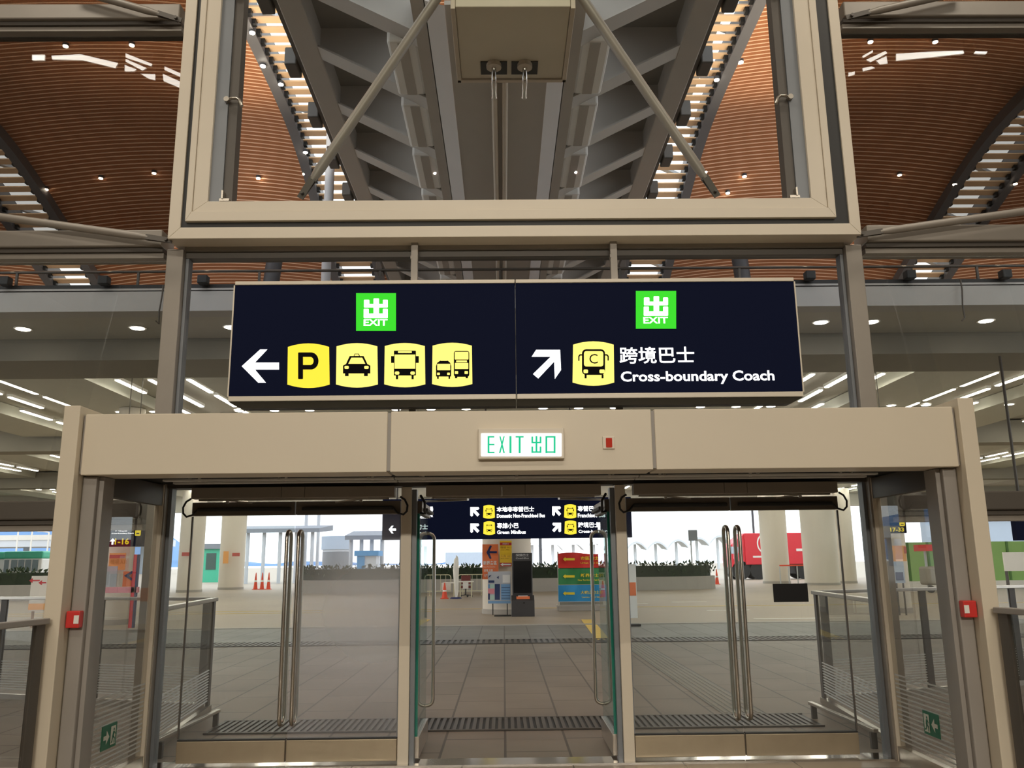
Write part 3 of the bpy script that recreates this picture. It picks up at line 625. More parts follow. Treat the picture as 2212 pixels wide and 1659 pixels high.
for s, x, sd in ((1, -3.0, 'left'), (-1, 3.22, 'right')):
    t = thing('guard_rail', 'knee-low steel guard rail outside the doors, %s' % sd, 'rail', (x, 8.5, 0), 'low guard rails')
    MB().beam((x, D + .3, .15), (x + s * .04, 9.25, .15), .045, .03).build('rail', 'steel', t, bevel=.004)
    for y in (D + .33, 9.22): MB().box(x - .02 + s * .02, x + .03 + s * .02, y - .02, y + .02, 0, .134).build('post', 'dark_frame', t)
# ================================================================== outside ground
gr = tag(MB().box(-60, 60, D - .05, 22.9, -.2, 0).build('ground', 'paving', loc=(0, 15, -.2)), 'brown paved forecourt outside the doors', 'ground', kind='structure')
MB().box(-60, 60, 18.62, 22.6, -.19, .004).build('grey_paving_band', 'paving_grey', gr)
MB().box(-60, 60, 22.6, 22.9, -.19, .02).build('kerb_line', 'kerb', gr)
MB().box(2.33, 2.78, 9.5, 17.7, .001, .008).build('tactile_strip', 'paving_grey', gr)
m = MB()
for k in range(6): m.box(2.36 + k * .07, 2.395 + k * .07, 9.55, 17.65, .008, .013)
m.build('tactile_ribs', 'soffit_dark', gr)
for P in (((1255, 1338), (1280, 1338), (1318, 1382), (1288, 1382)), ((900, 1338), (930, 1338), (905, 1352), (880, 1352))):
    m = MB(); m.add([atz(x, y, .009) for x, y in P], [(0, 3, 2, 1)]); m.build('yellow_marking', 'road_yellow', gr)
for y0, y1, x0, x1, nm in ((8.78, 9.46, -2.95, 3.15, 'first'), (17.75, 18.6, -40, 40, 'second')):
    t = thing('drain_grate', 'slotted dark drainage grate, %s one from the doors' % nm, 'grate', ((x0 + x1) / 2, (y0 + y1) / 2, 0))
    MB().box(x0, x1, y0, y1, .002, .006).build('channel', 'black', t)
    m = MB(); st = .064 if nm == 'first' else .12; k = x0
    while k < x1 - st * .4: m.box(k, k + st * .55, y0 + .03, y1 - .03, .006, .016); k += st
    m.box(x0, x1, y0, y0 + .03, .006, .017).box(x0, x1, y1 - .03, y1, .006, .017); m.build('bars', 'dark_frame', t)
rd = tag(MB().box(-220, 220, 22.9, 420, -.2, 0).build('street', 'asphalt', loc=(0, 100, -.2)), 'wide pale roadway of the coach station beyond the forecourt', 'road', kind='structure')
MB().box(-60, 60, 30.9, 31.05, .001, .006).build('yellow_line', 'road_yellow', rd)
MB().box(-60, -2.2, 29.6, 29.7, .001, .006).build('yellow_line', 'road_yellow', rd)
for x0, x1, y in ((6.6, 8.0, 28.2), (6.9, 9.6, 24.0), (6.6, 8.0, 34.0), (2.0, 5.5, 33.0)): MB().box(x0, x1, y, y + .25, .001, .006).build('white_line', 'road_white', rd)
# ================================================================== upper deck, soffit and its lights
CZ = 6.24
dk = thing('upper_deck', 'grey upper road deck over the coach station with stepped soffit', 'deck', (0, 38, CZ), kind='structure')
MB().box(-70, 70, 15.0, 15.4, CZ - .02, 6.66).build('fascia', 'fascia', dk)
MB().box(-70, 70, 15.0, 62, CZ + .36, 6.62).build('slab', 'soffit', dk)
MB().box(-70, 70, 15.42, 17.0, CZ, CZ + .05).build('edge_soffit', 'soffit', dk)
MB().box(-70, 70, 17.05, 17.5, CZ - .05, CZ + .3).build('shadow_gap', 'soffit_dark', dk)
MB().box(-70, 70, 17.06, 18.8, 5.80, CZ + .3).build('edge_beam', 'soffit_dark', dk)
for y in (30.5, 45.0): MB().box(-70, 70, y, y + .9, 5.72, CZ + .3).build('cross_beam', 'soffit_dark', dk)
MB().box(-70, 70, 61, 62, 5.35, 6.6).build('end_beam', 'soffit', dk)
CH = (9.15, 14.0, 18.7, 23.4, 28.1, 32.8)
xs = [0] + list(CH)
for s in (-1, 1):
    for i in range(len(CH)):
        a = 0 if i == 0 else CH[i - 1] + 1.35; b = CH[i] - 1.35
        for y0, y1 in ((18.9, 30.4), (31.5, 44.9), (46.0, 60.9)):
            x0, x1 = (s * a, s * b) if s > 0 else (s * b, s * a)
            MB().box(x0, x1, y0, y1, CZ - .0, CZ + .34).build('ceiling_panel', 'ceiling_panel', dk)
# strip lights in the recessed channels
st0 = None
def strip(x, y, label, group):
    global st0
    z = CZ + .14
    if st0 is None:
        st0 = thing('strip_light', label, 'light', (x, y, z), group)
        MB().box(x - .07, x + .07, y - .9, y + .9, z - .02, z + .06).build('housing', 'paint_white', st0)
        MB().box(x - .055, x + .055, y - .86, y + .86, z - .045, z - .021).build('tube', 'tube_light', st0)
    else: dup(st0, (x, y, z), label, group)
ORD = ('first', 'second', 'third', 'fourth', 'fifth', 'sixth')
for s in (-1, 1):
    for i, c in enumerate(CH[:5]):
        for j, dx_ in enumerate((-1.0, 0.0, .85)):
            if i == 0 and j == 0: pass
            y = 20.2
            k = 0
            while y < 60:
                if not (29.3 < y < 32.2 or 43.8 < y < 46.8) and not ((k + j) % 5 == 4):
                    lb = 'white fluorescent strip light in the %s ceiling channel %s of the walkway' % (ORD[i], 'left' if s < 0 else 'right')
                    if i < 3 or y > 31: strip(s * (c + dx_), y, lb, lb.replace('white fluorescent strip light', 'strip lights'))
                y += 2.15 if y < 44 else 3.2; k += 1
# downlights
dl0 = None
def downlight(p, label, group, r=.13):
    global dl0
    if dl0 is None:
        dl0 = thing('downlight', label, 'light', p, group)
        a = MB(); a.tube([p + UZ * .03, p - UZ * .012], .17, 20); a.build('trim_ring', 'paint_white', dl0)
        a = MB(); a.tube([p - UZ * .013, p - UZ * .02], .13, 20); a.build('lens', 'downlight', dl0)
    else: dup(dl0, p, label, group)
for px_ in (50, 297, 500, 1773, 1882, 2130):
    q = atz(px_, 701 - .0085 * (px_ - 1106), CZ - .001)
    nm = {50: 'at the far left', 297: 'left of the left mullion', 500: 'beside the left end of the navy sign', 1773: 'beside the right end of the navy sign', 1882: 'right of the right mullion', 2130: 'at the far right'}[px_]
    downlight(q, 'round downlight in the deck edge soffit, %s' % nm, 'deck edge downlights')
for px_ in (260, 333, 517, 593, 669, 856, 931, 1007, 1173, 1250, 1327, 1513, 1590, 1665, 1925, 2000, 2180):
    q = atz(px_, 882 - .0085 * (px_ - 1106), CZ - .001)
    if px_ in (260, 333, 1925, 2000, 2180): q.z = CZ - .001
    downlight(q, 'round downlight in the row just above the beige header', 'downlights above the header')
for px_, py_ in ((560, 891.5), (1376, 884), (1445, 884), (1717, 885), (890, 888.5)): pass
# deck-edge railing, floodlights and cables
rl = thing('deck_railing', 'thin dark handrail along the top of the deck fascia', 'railing', (0, 15.1, 6.66))
MB().tube([(-30, 15.1, 7.02), (30, 15.1, 7.02)], .028, 8).build('top_rail', 'dark_frame', rl)
MB().box(-30, 30, 15.02, 15.2, 6.66, 6.74).build('base_rail', 'black', rl)
for k in range(27): MB().box(-29.4 + k * 2.26 - .02, -29.4 + k * 2.26 + .02, 15.08, 15.12, 6.74, 7.0).build('post', 'dark_frame', rl)
for px_, nm in ((18, 'at the far left'), (230, 'left of the left mullion'), (443, 'beside the left mullion'), (1745, 'beside the right mullion'), (1960, 'right of the right mullion'), (2165, 'at the far right')):
    q = at(px_, 608 - .0085 * (px_ - 1106), 15.0)
    t = thing('floodlight', 'small black floodlight on the deck edge, %s' % nm, 'light', (q.x, 14.95, 6.7), 'deck edge floodlights')
    MB().box(q.x - .09, q.x + .09, 14.82, 14.99, 6.70, 6.86).build('housing', 'black', t, bevel=.015)
    ld = bpy.data.lights.new('roof_fill_lamp', 'SPOT'); ld.energy = 1000; ld.color = (1, .86, .68); ld.spot_size = math.radians(84); ld.spot_blend = .35; ld.shadow_soft_size = .06
    lo_ = bpy.data.objects.new('roof_fill_lamp', ld); COL.objects.link(lo_); lo_.parent = t; lo_.location = (0, -.04, .18); lo_.rotation_euler = (math.radians(176), 0, 0)  # lamp added at the housing to brighten the slatted roof
    MB().box(q.x - .02, q.x + .02, 14.99, 15.015, 6.72, 6.78).build('bracket', 'black', t)
for px_, nm in ((350, 'left'), (2080, 'right')):
    q = at(px_, 622, 14.9); b = at(px_ - 3, 692, 14.9)
    one('hanging_cable', MB().tube([(q.x, 14.95, 6.7), (q.x, 14.93, 6.5), (q.x - .03, 14.93, 6.2), (q.x - .02, 14.93, 5.95), (q.x - .08, 14.93, b.z)], .014, 6), 'dark_frame', 'loose dark cable hanging down over the deck fascia, %s' % nm, 'cable')
# ================================================================== slatted roof
def zb(Y):
    a = (Y - 22.3)
    return 14.05 - .4 * (math.log1p(math.exp(-abs(a))) + max(a, 0))
def zr(X, Y, x0, x1): u = (X - (x0 + x1) / 2) / ((x1 - x0) / 2); return zb(Y) + .34 * (1 - u * u)
BAYS = ((-36, -28, 'outermost left'), (-26.2, -16.0, 'second left'), (-14.1, -5.95, 'left'), (-4.15, 4.15, 'middle'), (5.95, 14.1, 'right'), (16.0, 26.2, 'second right'), (28, 36, 'outermost right'))
Y0R, Y1R = 9.2, 36.0
for x0, x1, nm in BAYS:
    m = MB(); NX = 20; pitch = .16; nr = int((Y1R - Y0R) / pitch)
    vs = []; fs = []; mi = []
    for r in range(nr):
        y = Y0R + r * pitch
        for (yy, dzz) in ((y, 0), (y + .116, 0), (y + .116, .012), (y + pitch, .012)):
            for i in range(NX + 1):
                X = x0 + (x1 - x0) * i / NX; vs.append((X, yy, zr(X, yy, x0, x1) + dzz))
    m.v = [Vector(v) for v in vs]
    for r in range(nr):
        for j in range(3):
            for i in range(NX):
                a = (r * 4 + j) * (NX + 1) + i; m.f.append([a, a + NX + 1, a + NX + 2, a + 1]); m.mi.append(0 if j == 0 else 1); m.sm.append(False)
        if r < nr - 1:
            for i in range(NX):
                a = (r * 4 + 3) * (NX + 1) + i; m.f.append([a, a + NX + 1, a + NX + 2, a + 1]); m.mi.append(1); m.sm.append(False)
    t = thing('roof', 'curved roof bay of orange timber slats, %s bay' % nm, 'roof', ((x0 + x1) / 2, 20, 13), kind='structure')
    m.build('slats', ['roof_wood', 'roof_line'], t)
    m = MB(); yy = [Y0R + (Y1R - Y0R) * k / 30 for k in range(31)]
    for k in range(30):
        a, b = yy[k], yy[k + 1]
        m.add([(x0, a, zb(a) + .9), (x1, a, zb(a) + .9), (x1, b, zb(b) + .9), (x0, b, zb(b) + .9)], [(0, 1, 2, 3)])
        for X in (x0, x1): m.add([(X, a, zb(a)), (X, b, zb(b)), (X, b, zb(b) + .9), (X, a, zb(a) + .9)], [(0, 1, 2, 3)])
    m.build('roof_deck', 'roof_steel', t)
def beam_line(x, w, dpt, parent):
    m = MB(); N = 40
    for k in range(N):
        a, b = Y0R + (Y1R - Y0R) * k / N, Y0R + (Y1R - Y0R) * (k + 1) / N
        za, zb_ = zb(a), zb(b)
        vs = [(x + i * w / 2, y, z + j) for y, z in ((a, za), (b, zb_)) for j in (-dpt, .5) for i in (-1, 1)]
        m.add(vs, [(0, 4, 5, 1), (0, 2, 6, 4), (1, 5, 7, 3), (2, 3, 7, 6)])
    return m.build('edge_beam', 'beam_steel', parent)
SKY = ((-5.95, -4.15, 'left of the footbridge'), (4.15, 5.95, 'right of the footbridge'), (-16.0, -14.1, 'at the far left'), (14.1, 16.0, 'at the far right'), (-28, -26.2, 'beyond the left bays'), (26.2, 28, 'beyond the right bays'))
for a, b, nm in SKY:
    t = thing('skylight', 'louvred roof skylight of orange slats with daylight between, %s' % nm, 'skylight', ((a + b) / 2, 20, 13), kind='structure')
    beam_line(a + .13, .27, .32, t); beam_line(b - .13, .27, .32, t)
    m = MB(); y = Y0R; cl = MB()
    while y < Y1R:
        for cx_ in (a + .31, b - .31): cl.box(cx_ - .05, cx_ + .05, y - .07, y + .07, zb(y) - .27, zb(y) - .14)
        z = zb(y) - .12; sl = (zb(y + .1) - zb(y)) / .1
        m.beam((a + .1, y, z), (b - .1, y, z), .22, .04, 0, (0, -sl, 1)); y += .37
    m.build('slats', 'skylight_slat', t); cl.build('slat_clips', 'black', t)
    m = MB()
    for k in range(14):
        y = Y0R + 1 + k * 2; m.beam((a + .05, y, zb(y) + .75), (b - .05, y + .9, zb(y + .9) + .75), .16, .1)
    m.beam(((a + b) / 2 + .3, Y0R, zb(Y0R) + .7), ((a + b) / 2 + .3, 22, zb(22) + .7), .2, .1)
    m.build('upper_framing', 'pale_post', t)
def roof_hit(px_, py_):
    r = ray(px_, py_); t = 9.3 / r.y
    for _ in range(3000):
        p = Vector((r.x * t, r.y * t, EYE + r.z * t))
        zz = zb(p.y) - .3
        for x0, x1, nm in BAYS:
            if x0 <= p.x <= x1: zz = zr(p.x, p.y, x0, x1); break
        if p.z >= zz - .04: return p
        t += .01 / r.y
    return p
rs0 = None
for px_, py_ in ((142, 97), (285, 95), (218, 383), (333, 372), (100, 407), (558, 383), (568, 140), (545, 68), (607, 180), (660, 327), (1600, 132), (1608, 379), (1943, 376), (2062, 396), (2193, 395), (1880, 88), (2020, 88), (1548, 170), (1572, 415)):
    p = roof_hit(px_, py_)
    lb = 'tiny bright spotlight in the slatted roof, %s side' % ('left' if px_ < 1106 else 'right')
    if rs0 is None:
        rs0 = thing('roof_spotlight', lb, 'light', p, 'roof spotlights at the left')
        MB().tube([p + UZ * .05, p - UZ * .03], .075, 12).build('can', 'roof_steel', rs0)
        MB().tube([p - UZ * .031, p - UZ * .05], .062, 12).build('lens', 'roof_spot', rs0)
    else: dup(rs0, p, lb, 'roof spotlights at the %s' % ('left' if px_ < 1106 else 'right'))
# inclined roof columns standing on the deck
def incl(px0, py0, px1, py1, Y0_, Y1_, r, label):
    p = at(px0, py0, Y0_); q = at(px1, py1, Y1_)
    if py0 > 600: p.z = 6.66
    one('inclined_column', MB().tube([p, q], r, 12), 'roof_steel', label, 'column')
incl(560, 640, 605, 480, 26.5, 25.5, .26, 'dark slanting roof column seen left above the navy sign')
incl(1630, 640, 1585, 480, 26.5, 25.5, .26, 'dark slanting roof column seen right above the navy sign')
q = at(704, 600, 17.0); one('deck_pole', MB().tube([(q.x, 17, 6.66), (q.x, 17, 11.6)], .10, 10).tube([(q.x, 17, 6.66), (q.x, 17, 6.9)], .13, 10), 'pale_post', 'slim grey pole on the deck left of the footbridge', 'pole')
# ================================================================== footbridge overhead
br = thing('footbridge', 'grey ribbed footbridge passing overhead beyond the framed window', 'bridge', (0, 20, 8.2), kind='structure')
B0, B1 = 9.0, 30.0
bz, oz = 8.2, 9.2
MB().box(-.66, .66, B0, B1, bz, bz + .06).build('soffit_plate', 'bridge_soffit', br)
for s in (-1, 1):
    m = MB().add([(s * .66, B0, bz - .01), (s * .66, B1, bz - .01), (s * .90, B1, bz + .06), (s * .90, B0, bz + .06), (s * .90, B0, bz + .5), (s * .90, B1, bz + .5)], [(0, 1, 2, 3), (3, 2, 5, 4)])
    m.build('girder_flange', 'bridge_light', br)
    MB().box(s * .92, s * 1.08, B0, B1, bz + .10, bz + .7).build('girder', 'bridge_paint', br)
    MB().box(s * 2.72, s * 3.06, B0, B1, oz, oz + .55).build('edge_beam', 'bridge_paint', br, bevel=.02)
    MB().box(s * 3.07, s * 3.16, B0, B1, oz + .12, oz + .9).build('edge_fascia', 'dark_frame', br)
    MB().box(s * 1.0, s * 2.75, B0, B1, oz + .42, oz + .5).build('deck_plate', 'bridge_dark', br)
    k = 0; y = B0 + .9
    while y < B1:
        v = [(s * x, yy, z) for yy in (y - .17, y + .17) for x, z in ((1.05, bz + .13), (2.75, oz + .02), (2.75, oz + .05), (1.05, bz + .16))]
        rb = MB().add(v, [(0, 1, 2, 3), (4, 7, 6, 5), (0, 4, 5, 1), (3, 2, 6, 7), (0, 3, 7, 4), (1, 5, 6, 2)])
        v = [(s * x, yy, z) for yy in (y - .012, y + .012) for x, z in ((1.05, bz + .16), (2.75, oz + .05), (2.75, oz + .45), (1.05, oz + .45))]
        rb.add(v, [(0, 1, 2, 3), (4, 7, 6, 5), (0, 4, 5, 1), (3, 2, 6, 7), (0, 3, 7, 4), (1, 5, 6, 2)])
        rb.build('rib', 'bridge_paint', br)
        t = thing('bridge_light_fitting', 'long pale light fitting between footbridge ribs, %s row' % ('left' if s < 0 else 'right'), 'light fitting', (s * 1.25, y + .8, bz + .28), 'footbridge fittings, %s row' % ('left' if s < 0 else 'right'))
        MB().box(s * 1.085, s * 1.50, y + .14, y + 1.46, bz + .205, bz + .5).build('body', 'fitting', t, bevel=.04)
        MB().box(s * 1.22, s * 1.36, y + .17, y + 1.43, bz + .197, bz + .204).build('diffuser', 'bridge_paint', t)
        fl = thing('bridge_floodlight', 'black floodlight box outside the footbridge edge, %s side' % ('left' if s < 0 else 'right'), 'light', (s * 3.25, y + .5, oz), 'footbridge floodlights, %s side' % ('left' if s < 0 else 'right'))
        MB().box(s * 3.17, s * 3.36, y + .35, y + .75, oz + .05, oz + .35).build('housing', 'dark_frame', fl, bevel=.02)
        MB().box(s * 3.0, s * 3.17, y + .5, y + .56, oz + .3, oz + .33).build('bracket', 'dark_frame', fl)
        y += 1.6
for x in (-.075, .075):
    one('drain_pipe', MB().tube([(x, B0, bz - .045), (x, B1, bz - .045)], .045, 10), 'cream_pipe', 'cream pipe under the footbridge centreline, %s of the two' % ('left' if x < 0 else 'right'), 'pipe')
# cream box hanging in front with two hooked pipe ends
a0 = at(997, 170, 8.9); a1 = at(1214, 168, 8.9); zz = a0.z
bx = thing('overhead_box', 'cream rectangular box girder overhead with two hooked pipe ends', 'box', (.05, 8.2, zz))
xl, xr = a0.x, a1.x
MB().box(xl - .0, xr + .0, 7.6, 8.9, zz, zz + .9).build('box_body', 'duct_cream', bx, bevel=.01)
MB().box(xl - .05, xl - .002, 7.6, 8.96, zz - .02, zz + .35).box(xr + .002, xr + .05, 7.6, 8.96, zz - .02, zz + .35).box(xl - .05, xr + .05, 8.902, 8.96, zz - .02, zz + .35).build('edge_lip', 'cream_pipe', bx, bevel=.006)
for pxx in (1067, 1133):
    c = at(pxx, 150, 8.7); c.z = zz
    MB().box(c.x - .15, c.x + .15, 8.55, 8.8, zz - .012, zz - .002).build('cutout_plate', 'black', bx)
    MB().tube([(c.x, 8.6, zz - .002), (c.x, 8.6, zz - .055)], .085, 16).build('clamp', 'cream_pipe', bx)
    MB().tube([(c.x, 8.6, zz - .05), (c.x, 8.62, zz - .16), (c.x, 8.66, zz - .19), (c.x, 8.80, zz - .20), (c.x, 8.93, zz - .20), (c.x, 8.96, zz - .20)], [.028, .028, .03, .03, .03, .036], 12).build('hooked_pipe', 'chrome', bx)
# ================================================================== station columns and what stands in the station
def column(x, y, r, label, top=CZ):
    t = thing('round_column', label, 'column', (x, y, 0))
    MB().tube([(x, y, 0), (x, y, top - .01)], r, 32).build('shaft', 'column_paint', t)
    MB().tube([(x, y, 0), (x, y, .15)], r + .02, 32).build('base_band', 'kerb', t)
    return t
pc = at(1096, 1328, 27.6)
column(pc.x, 28.3, .80, 'round cream column behind the ticket kiosk')
def colpx(pxa, pxb, Y, label):
    a = at(pxa, 1250, Y); b = at(pxb, 1250, Y); return column((a.x + b.x) / 2, Y, (b.x - a.x) / 2, label), (a, b)
colpx(384, 436, 54, 'round cream column behind the first door leaf, left one')
colpx(473, 526, 59, 'round cream column behind the first door leaf, right one')
colpx(1649, 1706, 59, 'round cream column in front of the red lorry')
colpx(1740, 1812, 54, 'thick round cream column right of the red lorry')
colpx(1812, 1850, 57, 'round cream column behind the right sidelight')
colpx(228, 284, 25, 'round cream column behind the left side glass')
colpx(1928, 1962, 26, 'round cream column behind the right side glass')
for pxx, pyy, Y, w_, h_, c, lb, nm in ((402, 1197, 53, .5, .22, 'tag_red', 'small dark red plate on the column behind the left sidelight', 'plate'), (488, 1204, 57.8, .35, .8, 'tag_orange', 'orange notice on the column behind the first door leaf', 'notice'), (510, 1198, 57.8, .5, .22, 'tag_red', 'small dark red plate on the column behind the first door leaf', 'plate')):
    q = at(pxx, pyy, Y); one('wall_plate', MB().box(q.x - w_ / 2, q.x + w_ / 2, Y - .03, Y, q.z - h_ / 2, q.z + h_ / 2), c, lb, nm)
# ---------------- hanging navy sign beyond the doorway
HY = 24.5
a = at(893, 1087, HY); b = at(1345, 1161, HY); g0 = at(826, 1115, HY)
hs = thing('hanging_sign', 'wide navy hanging sign with four yellow bus tiles beyond the open doorway', 'sign', ((a.x + b.x) / 2, HY, b.z))
zt, zb0 = a.z + .12, b.z
MB().box(at(890, 1120, HY).x, b.x + .28, HY, HY + .25, zb0, zt).build('lit_panel', 'sign_navy', hs, bevel=.01)
MB().box(g0.x, at(889, 1120, HY).x, HY, HY + .25, zb0, zt).build('lit_panel', 'sign_navy', hs, bevel=.01)
for x in (g0.x + .4, b.x + .1, -.5, 2.0): MB().tube([(x, HY + .12, zt), (x, HY + .12, CZ - .01)], .03, 8).build('hanger_rod', 'dark_frame', hs)
Z = Fr(880, 1080, 470 / 2212, HY, .006)
def arr(fr, x0, y0, x1, y1, parent, flip=False):
    def q(a, b): a = 1 - a if flip else a; return (x0 + (x1 - x0) * a, y0 + (y1 - y0) * b)
    m = MB(); fr.poly(m, [q(0, 0), q(.9, 0), q(.98, .15), (q(.85, .3)), q(.55, .3), q(1, .78), q(.78, 1), q(.3, .52), q(.3, .9), q(.15, 1), q(0, .9)]); return m.build('arrow', 'lit_white', parent)
arr(Z, 640, 72, 732, 168, hs); arr(Z, 640, 240, 732, 334, hs); arr(Z, 1472, 66, 1562, 162, hs); arr(Z, 1472, 232, 1562, 328, hs, True)
for b_, k in (((770, 50, 890, 190), 1), ((772, 216, 892, 356), 0), ((1593, 44, 1718, 188), 1), ((1597, 208, 1720, 352), 1)):
    tl = tile(Z, b_, 12, hs)
    x0, y0, x1, y1 = b_; bus(Z, x0 + 32, y0 + 35, x1 - 32, y1 - 28, tl, k == 1, 'lit_yellow')
for b_ in ((58, 75, 75, 192), (58, 235, 72, 358)):
    m = MB(); Z.rect(m, *b_); m.build('pictogram_tile', 'lit_yellow', hs)
for t_, b_ in (('本地非專營巴士', (908, 66, 1288, 122)), ('Domestic Non-Franchised Bus', (910, 138, 1398, 182)), ('專線小巴', (912, 232, 1130, 290)), ('Green Minibus', (912, 306, 1203, 348)), ('專營巴士', (1733, 60, 1950, 116)), ('Franchised Bus', (1733, 134, 2010, 178)),
               ('跨境巴士', (1736, 224, 1952, 282)), ('Cross-boundary Coach', (1740, 300, 2180, 344)), ('停車場', (110, 66, 262, 120)), ('Car park', (130, 140, 262, 186)), ('的士', (90, 244, 208, 300)), ('Taxi', (90, 316, 190, 358))):
    m = MB(); Z.text(m, t_, *b_, 1, .02, res=2); m.build('lettering', 'lit_white', hs)
m = MB(); Z.poly(m, [(-190, 300), (-160, 262), (-140, 262), (-160, 290), (-115, 290), (-115, 312), (-160, 312), (-140, 340), (-160, 340)][::1]); m.build('arrow', 'lit_white', hs)
# ---------------- ticket kiosk
KY = 26.6
def kp(x, y, Y=KY): return at(1030 + x * 140 / 1222, 1150 + y * 140 / 1222, Y)
ks = thing('ticket_kiosk', 'tall dark self-service kiosk with a black screen in front of the cream column', 'kiosk', (kp(860, 1580).x, KY, 0))
a = kp(665, 390); b = kp(1055, 1180); c = kp(655, 1580); e_ = kp(1082, 1275)
MB().box(a.x, b.x, KY, KY + .45, 0, a.z).build('cabinet', 'kiosk', ks, bevel=.02)
MB().add([(c.x, KY - .25, 0), (e_.x, KY - .25, 0), (e_.x, KY - .002, 0), (c.x, KY - .002, 0), (c.x, KY - .25, e_.z), (e_.x, KY - .25, e_.z), (e_.x, KY - .002, b.z), (c.x, KY - .002, b.z)],
         [(0, 3, 2, 1), (0, 1, 5, 4), (4, 5, 6, 7), (2, 3, 7, 6), (0, 4, 7, 3), (1, 2, 6, 5)]).build('desk', 'kiosk', ks, bevel=.01)
a = kp(690, 540); b = kp(1028, 1140); MB().box(a.x, b.x, KY - .012, KY - .001, b.z, a.z).build('screen', 'screen', ks)
K = Fr(1030, 1150, 140 / 1222, KY, .006)
m = MB(); K.text(m, '超級巴士', 735, 402, 980, 455, 1, .02, res=2); m.build('lettering', 'silver_ink', ks)
m = MB(); K.text(m, 'CoachBus', 735, 470, 980, 502, 1, .01, res=2); m.build('lettering', 'silver_ink', ks)
a = kp(745, 1190); b = kp(995, 1250); MB().box(a.x, b.x, KY - .20, KY - .15, b.z + .0, b.z + .075).build('orange_strip', 'orange_poster', ks)
a = kp(778, 1175); MB().box(a.x, kp(943, 0).x, KY - .14, KY - .12, e_.z + .06, e_.z + .14).build('paper_slip', 'white_ink', ks)
a = kp(885, 1320); MB().tube([(a.x, KY - .25, a.z), (a.x, KY - .27, a.z)], .035, 12).build('lock', 'black', ks)
# posters on the column
PYY = 27.2
def poster(name, label, fr, x0, y0, x1, y1, mt, Y):
    t = thing(name, label, 'poster', (fr(x0, y1)[0], Y, fr(x0, y1)[1])); a, b = fr(x0, y1), fr(x1, y0)
    MB().box(a[0], b[0], Y, Y + .03, a[1], b[1]).build('sheet', mt, t)
    MB().box(b[0] - .12, b[0] - .05, Y + .031, 28.3 - math.sqrt(max(.02, .64 - max(abs(b[0] - .05 - pc.x), abs(b[0] - .12 - pc.x)) ** 2)) - (.05 if mt == 'orange_poster' else .012), a[1] + .3, b[1] - .3).build('fixing', 'dark_frame', t)
    return t
Q = Fr(1030, 1150, 140 / 1222, PYY, .006)
t = poster('poster', 'orange poster with a thick navy arrow on the cream column', Q, 105, 222, 405, 885, 'orange_poster', PYY)
m = MB(); Q.poly(m, [(182, 378), (250, 245), (285, 260), (240, 355), (380, 355), (378, 395), (242, 395), (278, 490), (245, 505)]); m.build('arrow', 'navy_ink', t)
for t_, *b_ in (('新界各區', 122, 535, 375, 615, 1, .015), ('New Territories', 122, 638, 345, 662, 1, 0), ('荃灣 元朗', 135, 690, 300, 745, 1, .012), ('屯門', 138, 785, 200, 845, 1, .012)):
    m = MB(); Q.text(m, t_, *b_, res=2); m.build('lettering', 'white_ink', t)
Q2 = Fr(1030, 1150, 140 / 1222, PYY - .05, .006)
t = poster('poster', 'yellow and dark red notice with a white arrow on the cream column', Q2, 435, 155, 655, 642, 'yellow_poster', PYY - .05)
for b_ in ((436, 190, 654, 245), (436, 572, 654, 641)): m = MB(); Q2.rect(m, *b_); m.build('red_band', 'red_ink', t)
m = MB(); Q2.poly(m, [(442, 605), (495, 575), (495, 592), (645, 592), (645, 618), (495, 618), (495, 640)], 2); m.build('arrow', 'white_ink', t); m = MB(); Q2.text(m, '機場巴士', 485, 203, 605, 232, 2, .012, res=2); m.build('lettering', 'white_ink', t)
for t_, *b_ in (('機場 A11', 445, 262, 650, 305, 1), ('北角', 450, 318, 610, 340, 1), ('大角 A21', 445, 425, 650, 470, 1), ('紅磡', 450, 480, 610, 500, 1)):
    m = MB(); Q2.text(m, t_, *b_, 0, res=2); m.build('lettering', 'brown_ink', t)
# leaflet rack
RY = 26.7
Rk = Fr(1030, 1150, 140 / 1222, RY, .006)
rk = thing('leaflet_rack', 'standing leaflet rack with coloured timetables left of the kiosk', 'rack', (Rk(420, 1560)[0], RY, 0))
a, b = Rk(210, 1345), Rk(638, 735)
MB().box(a[0], b[0], RY, RY + .04, a[1], b[1]).build('board', 'leaf_grey', rk)
def rkp(nm, mt, rects):
    for r_ in rects:
        m = MB(); Rk.rect(m, *r_); m.build(nm, mt, rk)
rkp('leaflet', 'leaf_blue', [(457, 975, 632, 1280), (212, 1292, 636, 1340), (212, 980, 245, 1055)]); rkp('leaflet', 'leaf_navy', [(340, 972, 435, 1272), (212, 1150, 245, 1270)])
rkp('leaflet', 'leaf_mint', [(250, 975, 333, 1060), (250, 1185, 333, 1272)]); rkp('leaflet', 'leaf_pink', [(212, 1060, 333, 1160)]); rkp('leaflet', 'white_ink', [(485, 800, 630, 950)])
m = MB()
for P in ([(218, 865), (230, 815), (280, 805)], [(415, 820), (410, 880), (375, 850)], [(220, 905), (330, 905), (330, 950), (220, 950)]): Rk.poly(m, P, 1.2)
for k in range(5): Rk.rect(m, 465, 1035 + k * 50, 625, 1045 + k * 50, 1.5)
m.build('leaflet_print', 'leaf_navy', rk)
for x in (302, 573):
    q = Rk(x, 1340); MB().box(q[0] - .015, q[0] + .015, RY + .01, RY + .04, .03, q[1]).build('leg', 'black', rk)
a, b = Rk(330, 1560), Rk(650, 1500); MB().box(a[0], b[0], RY - .15, RY + .25, .0, .03).build('base_plate', 'black', rk)
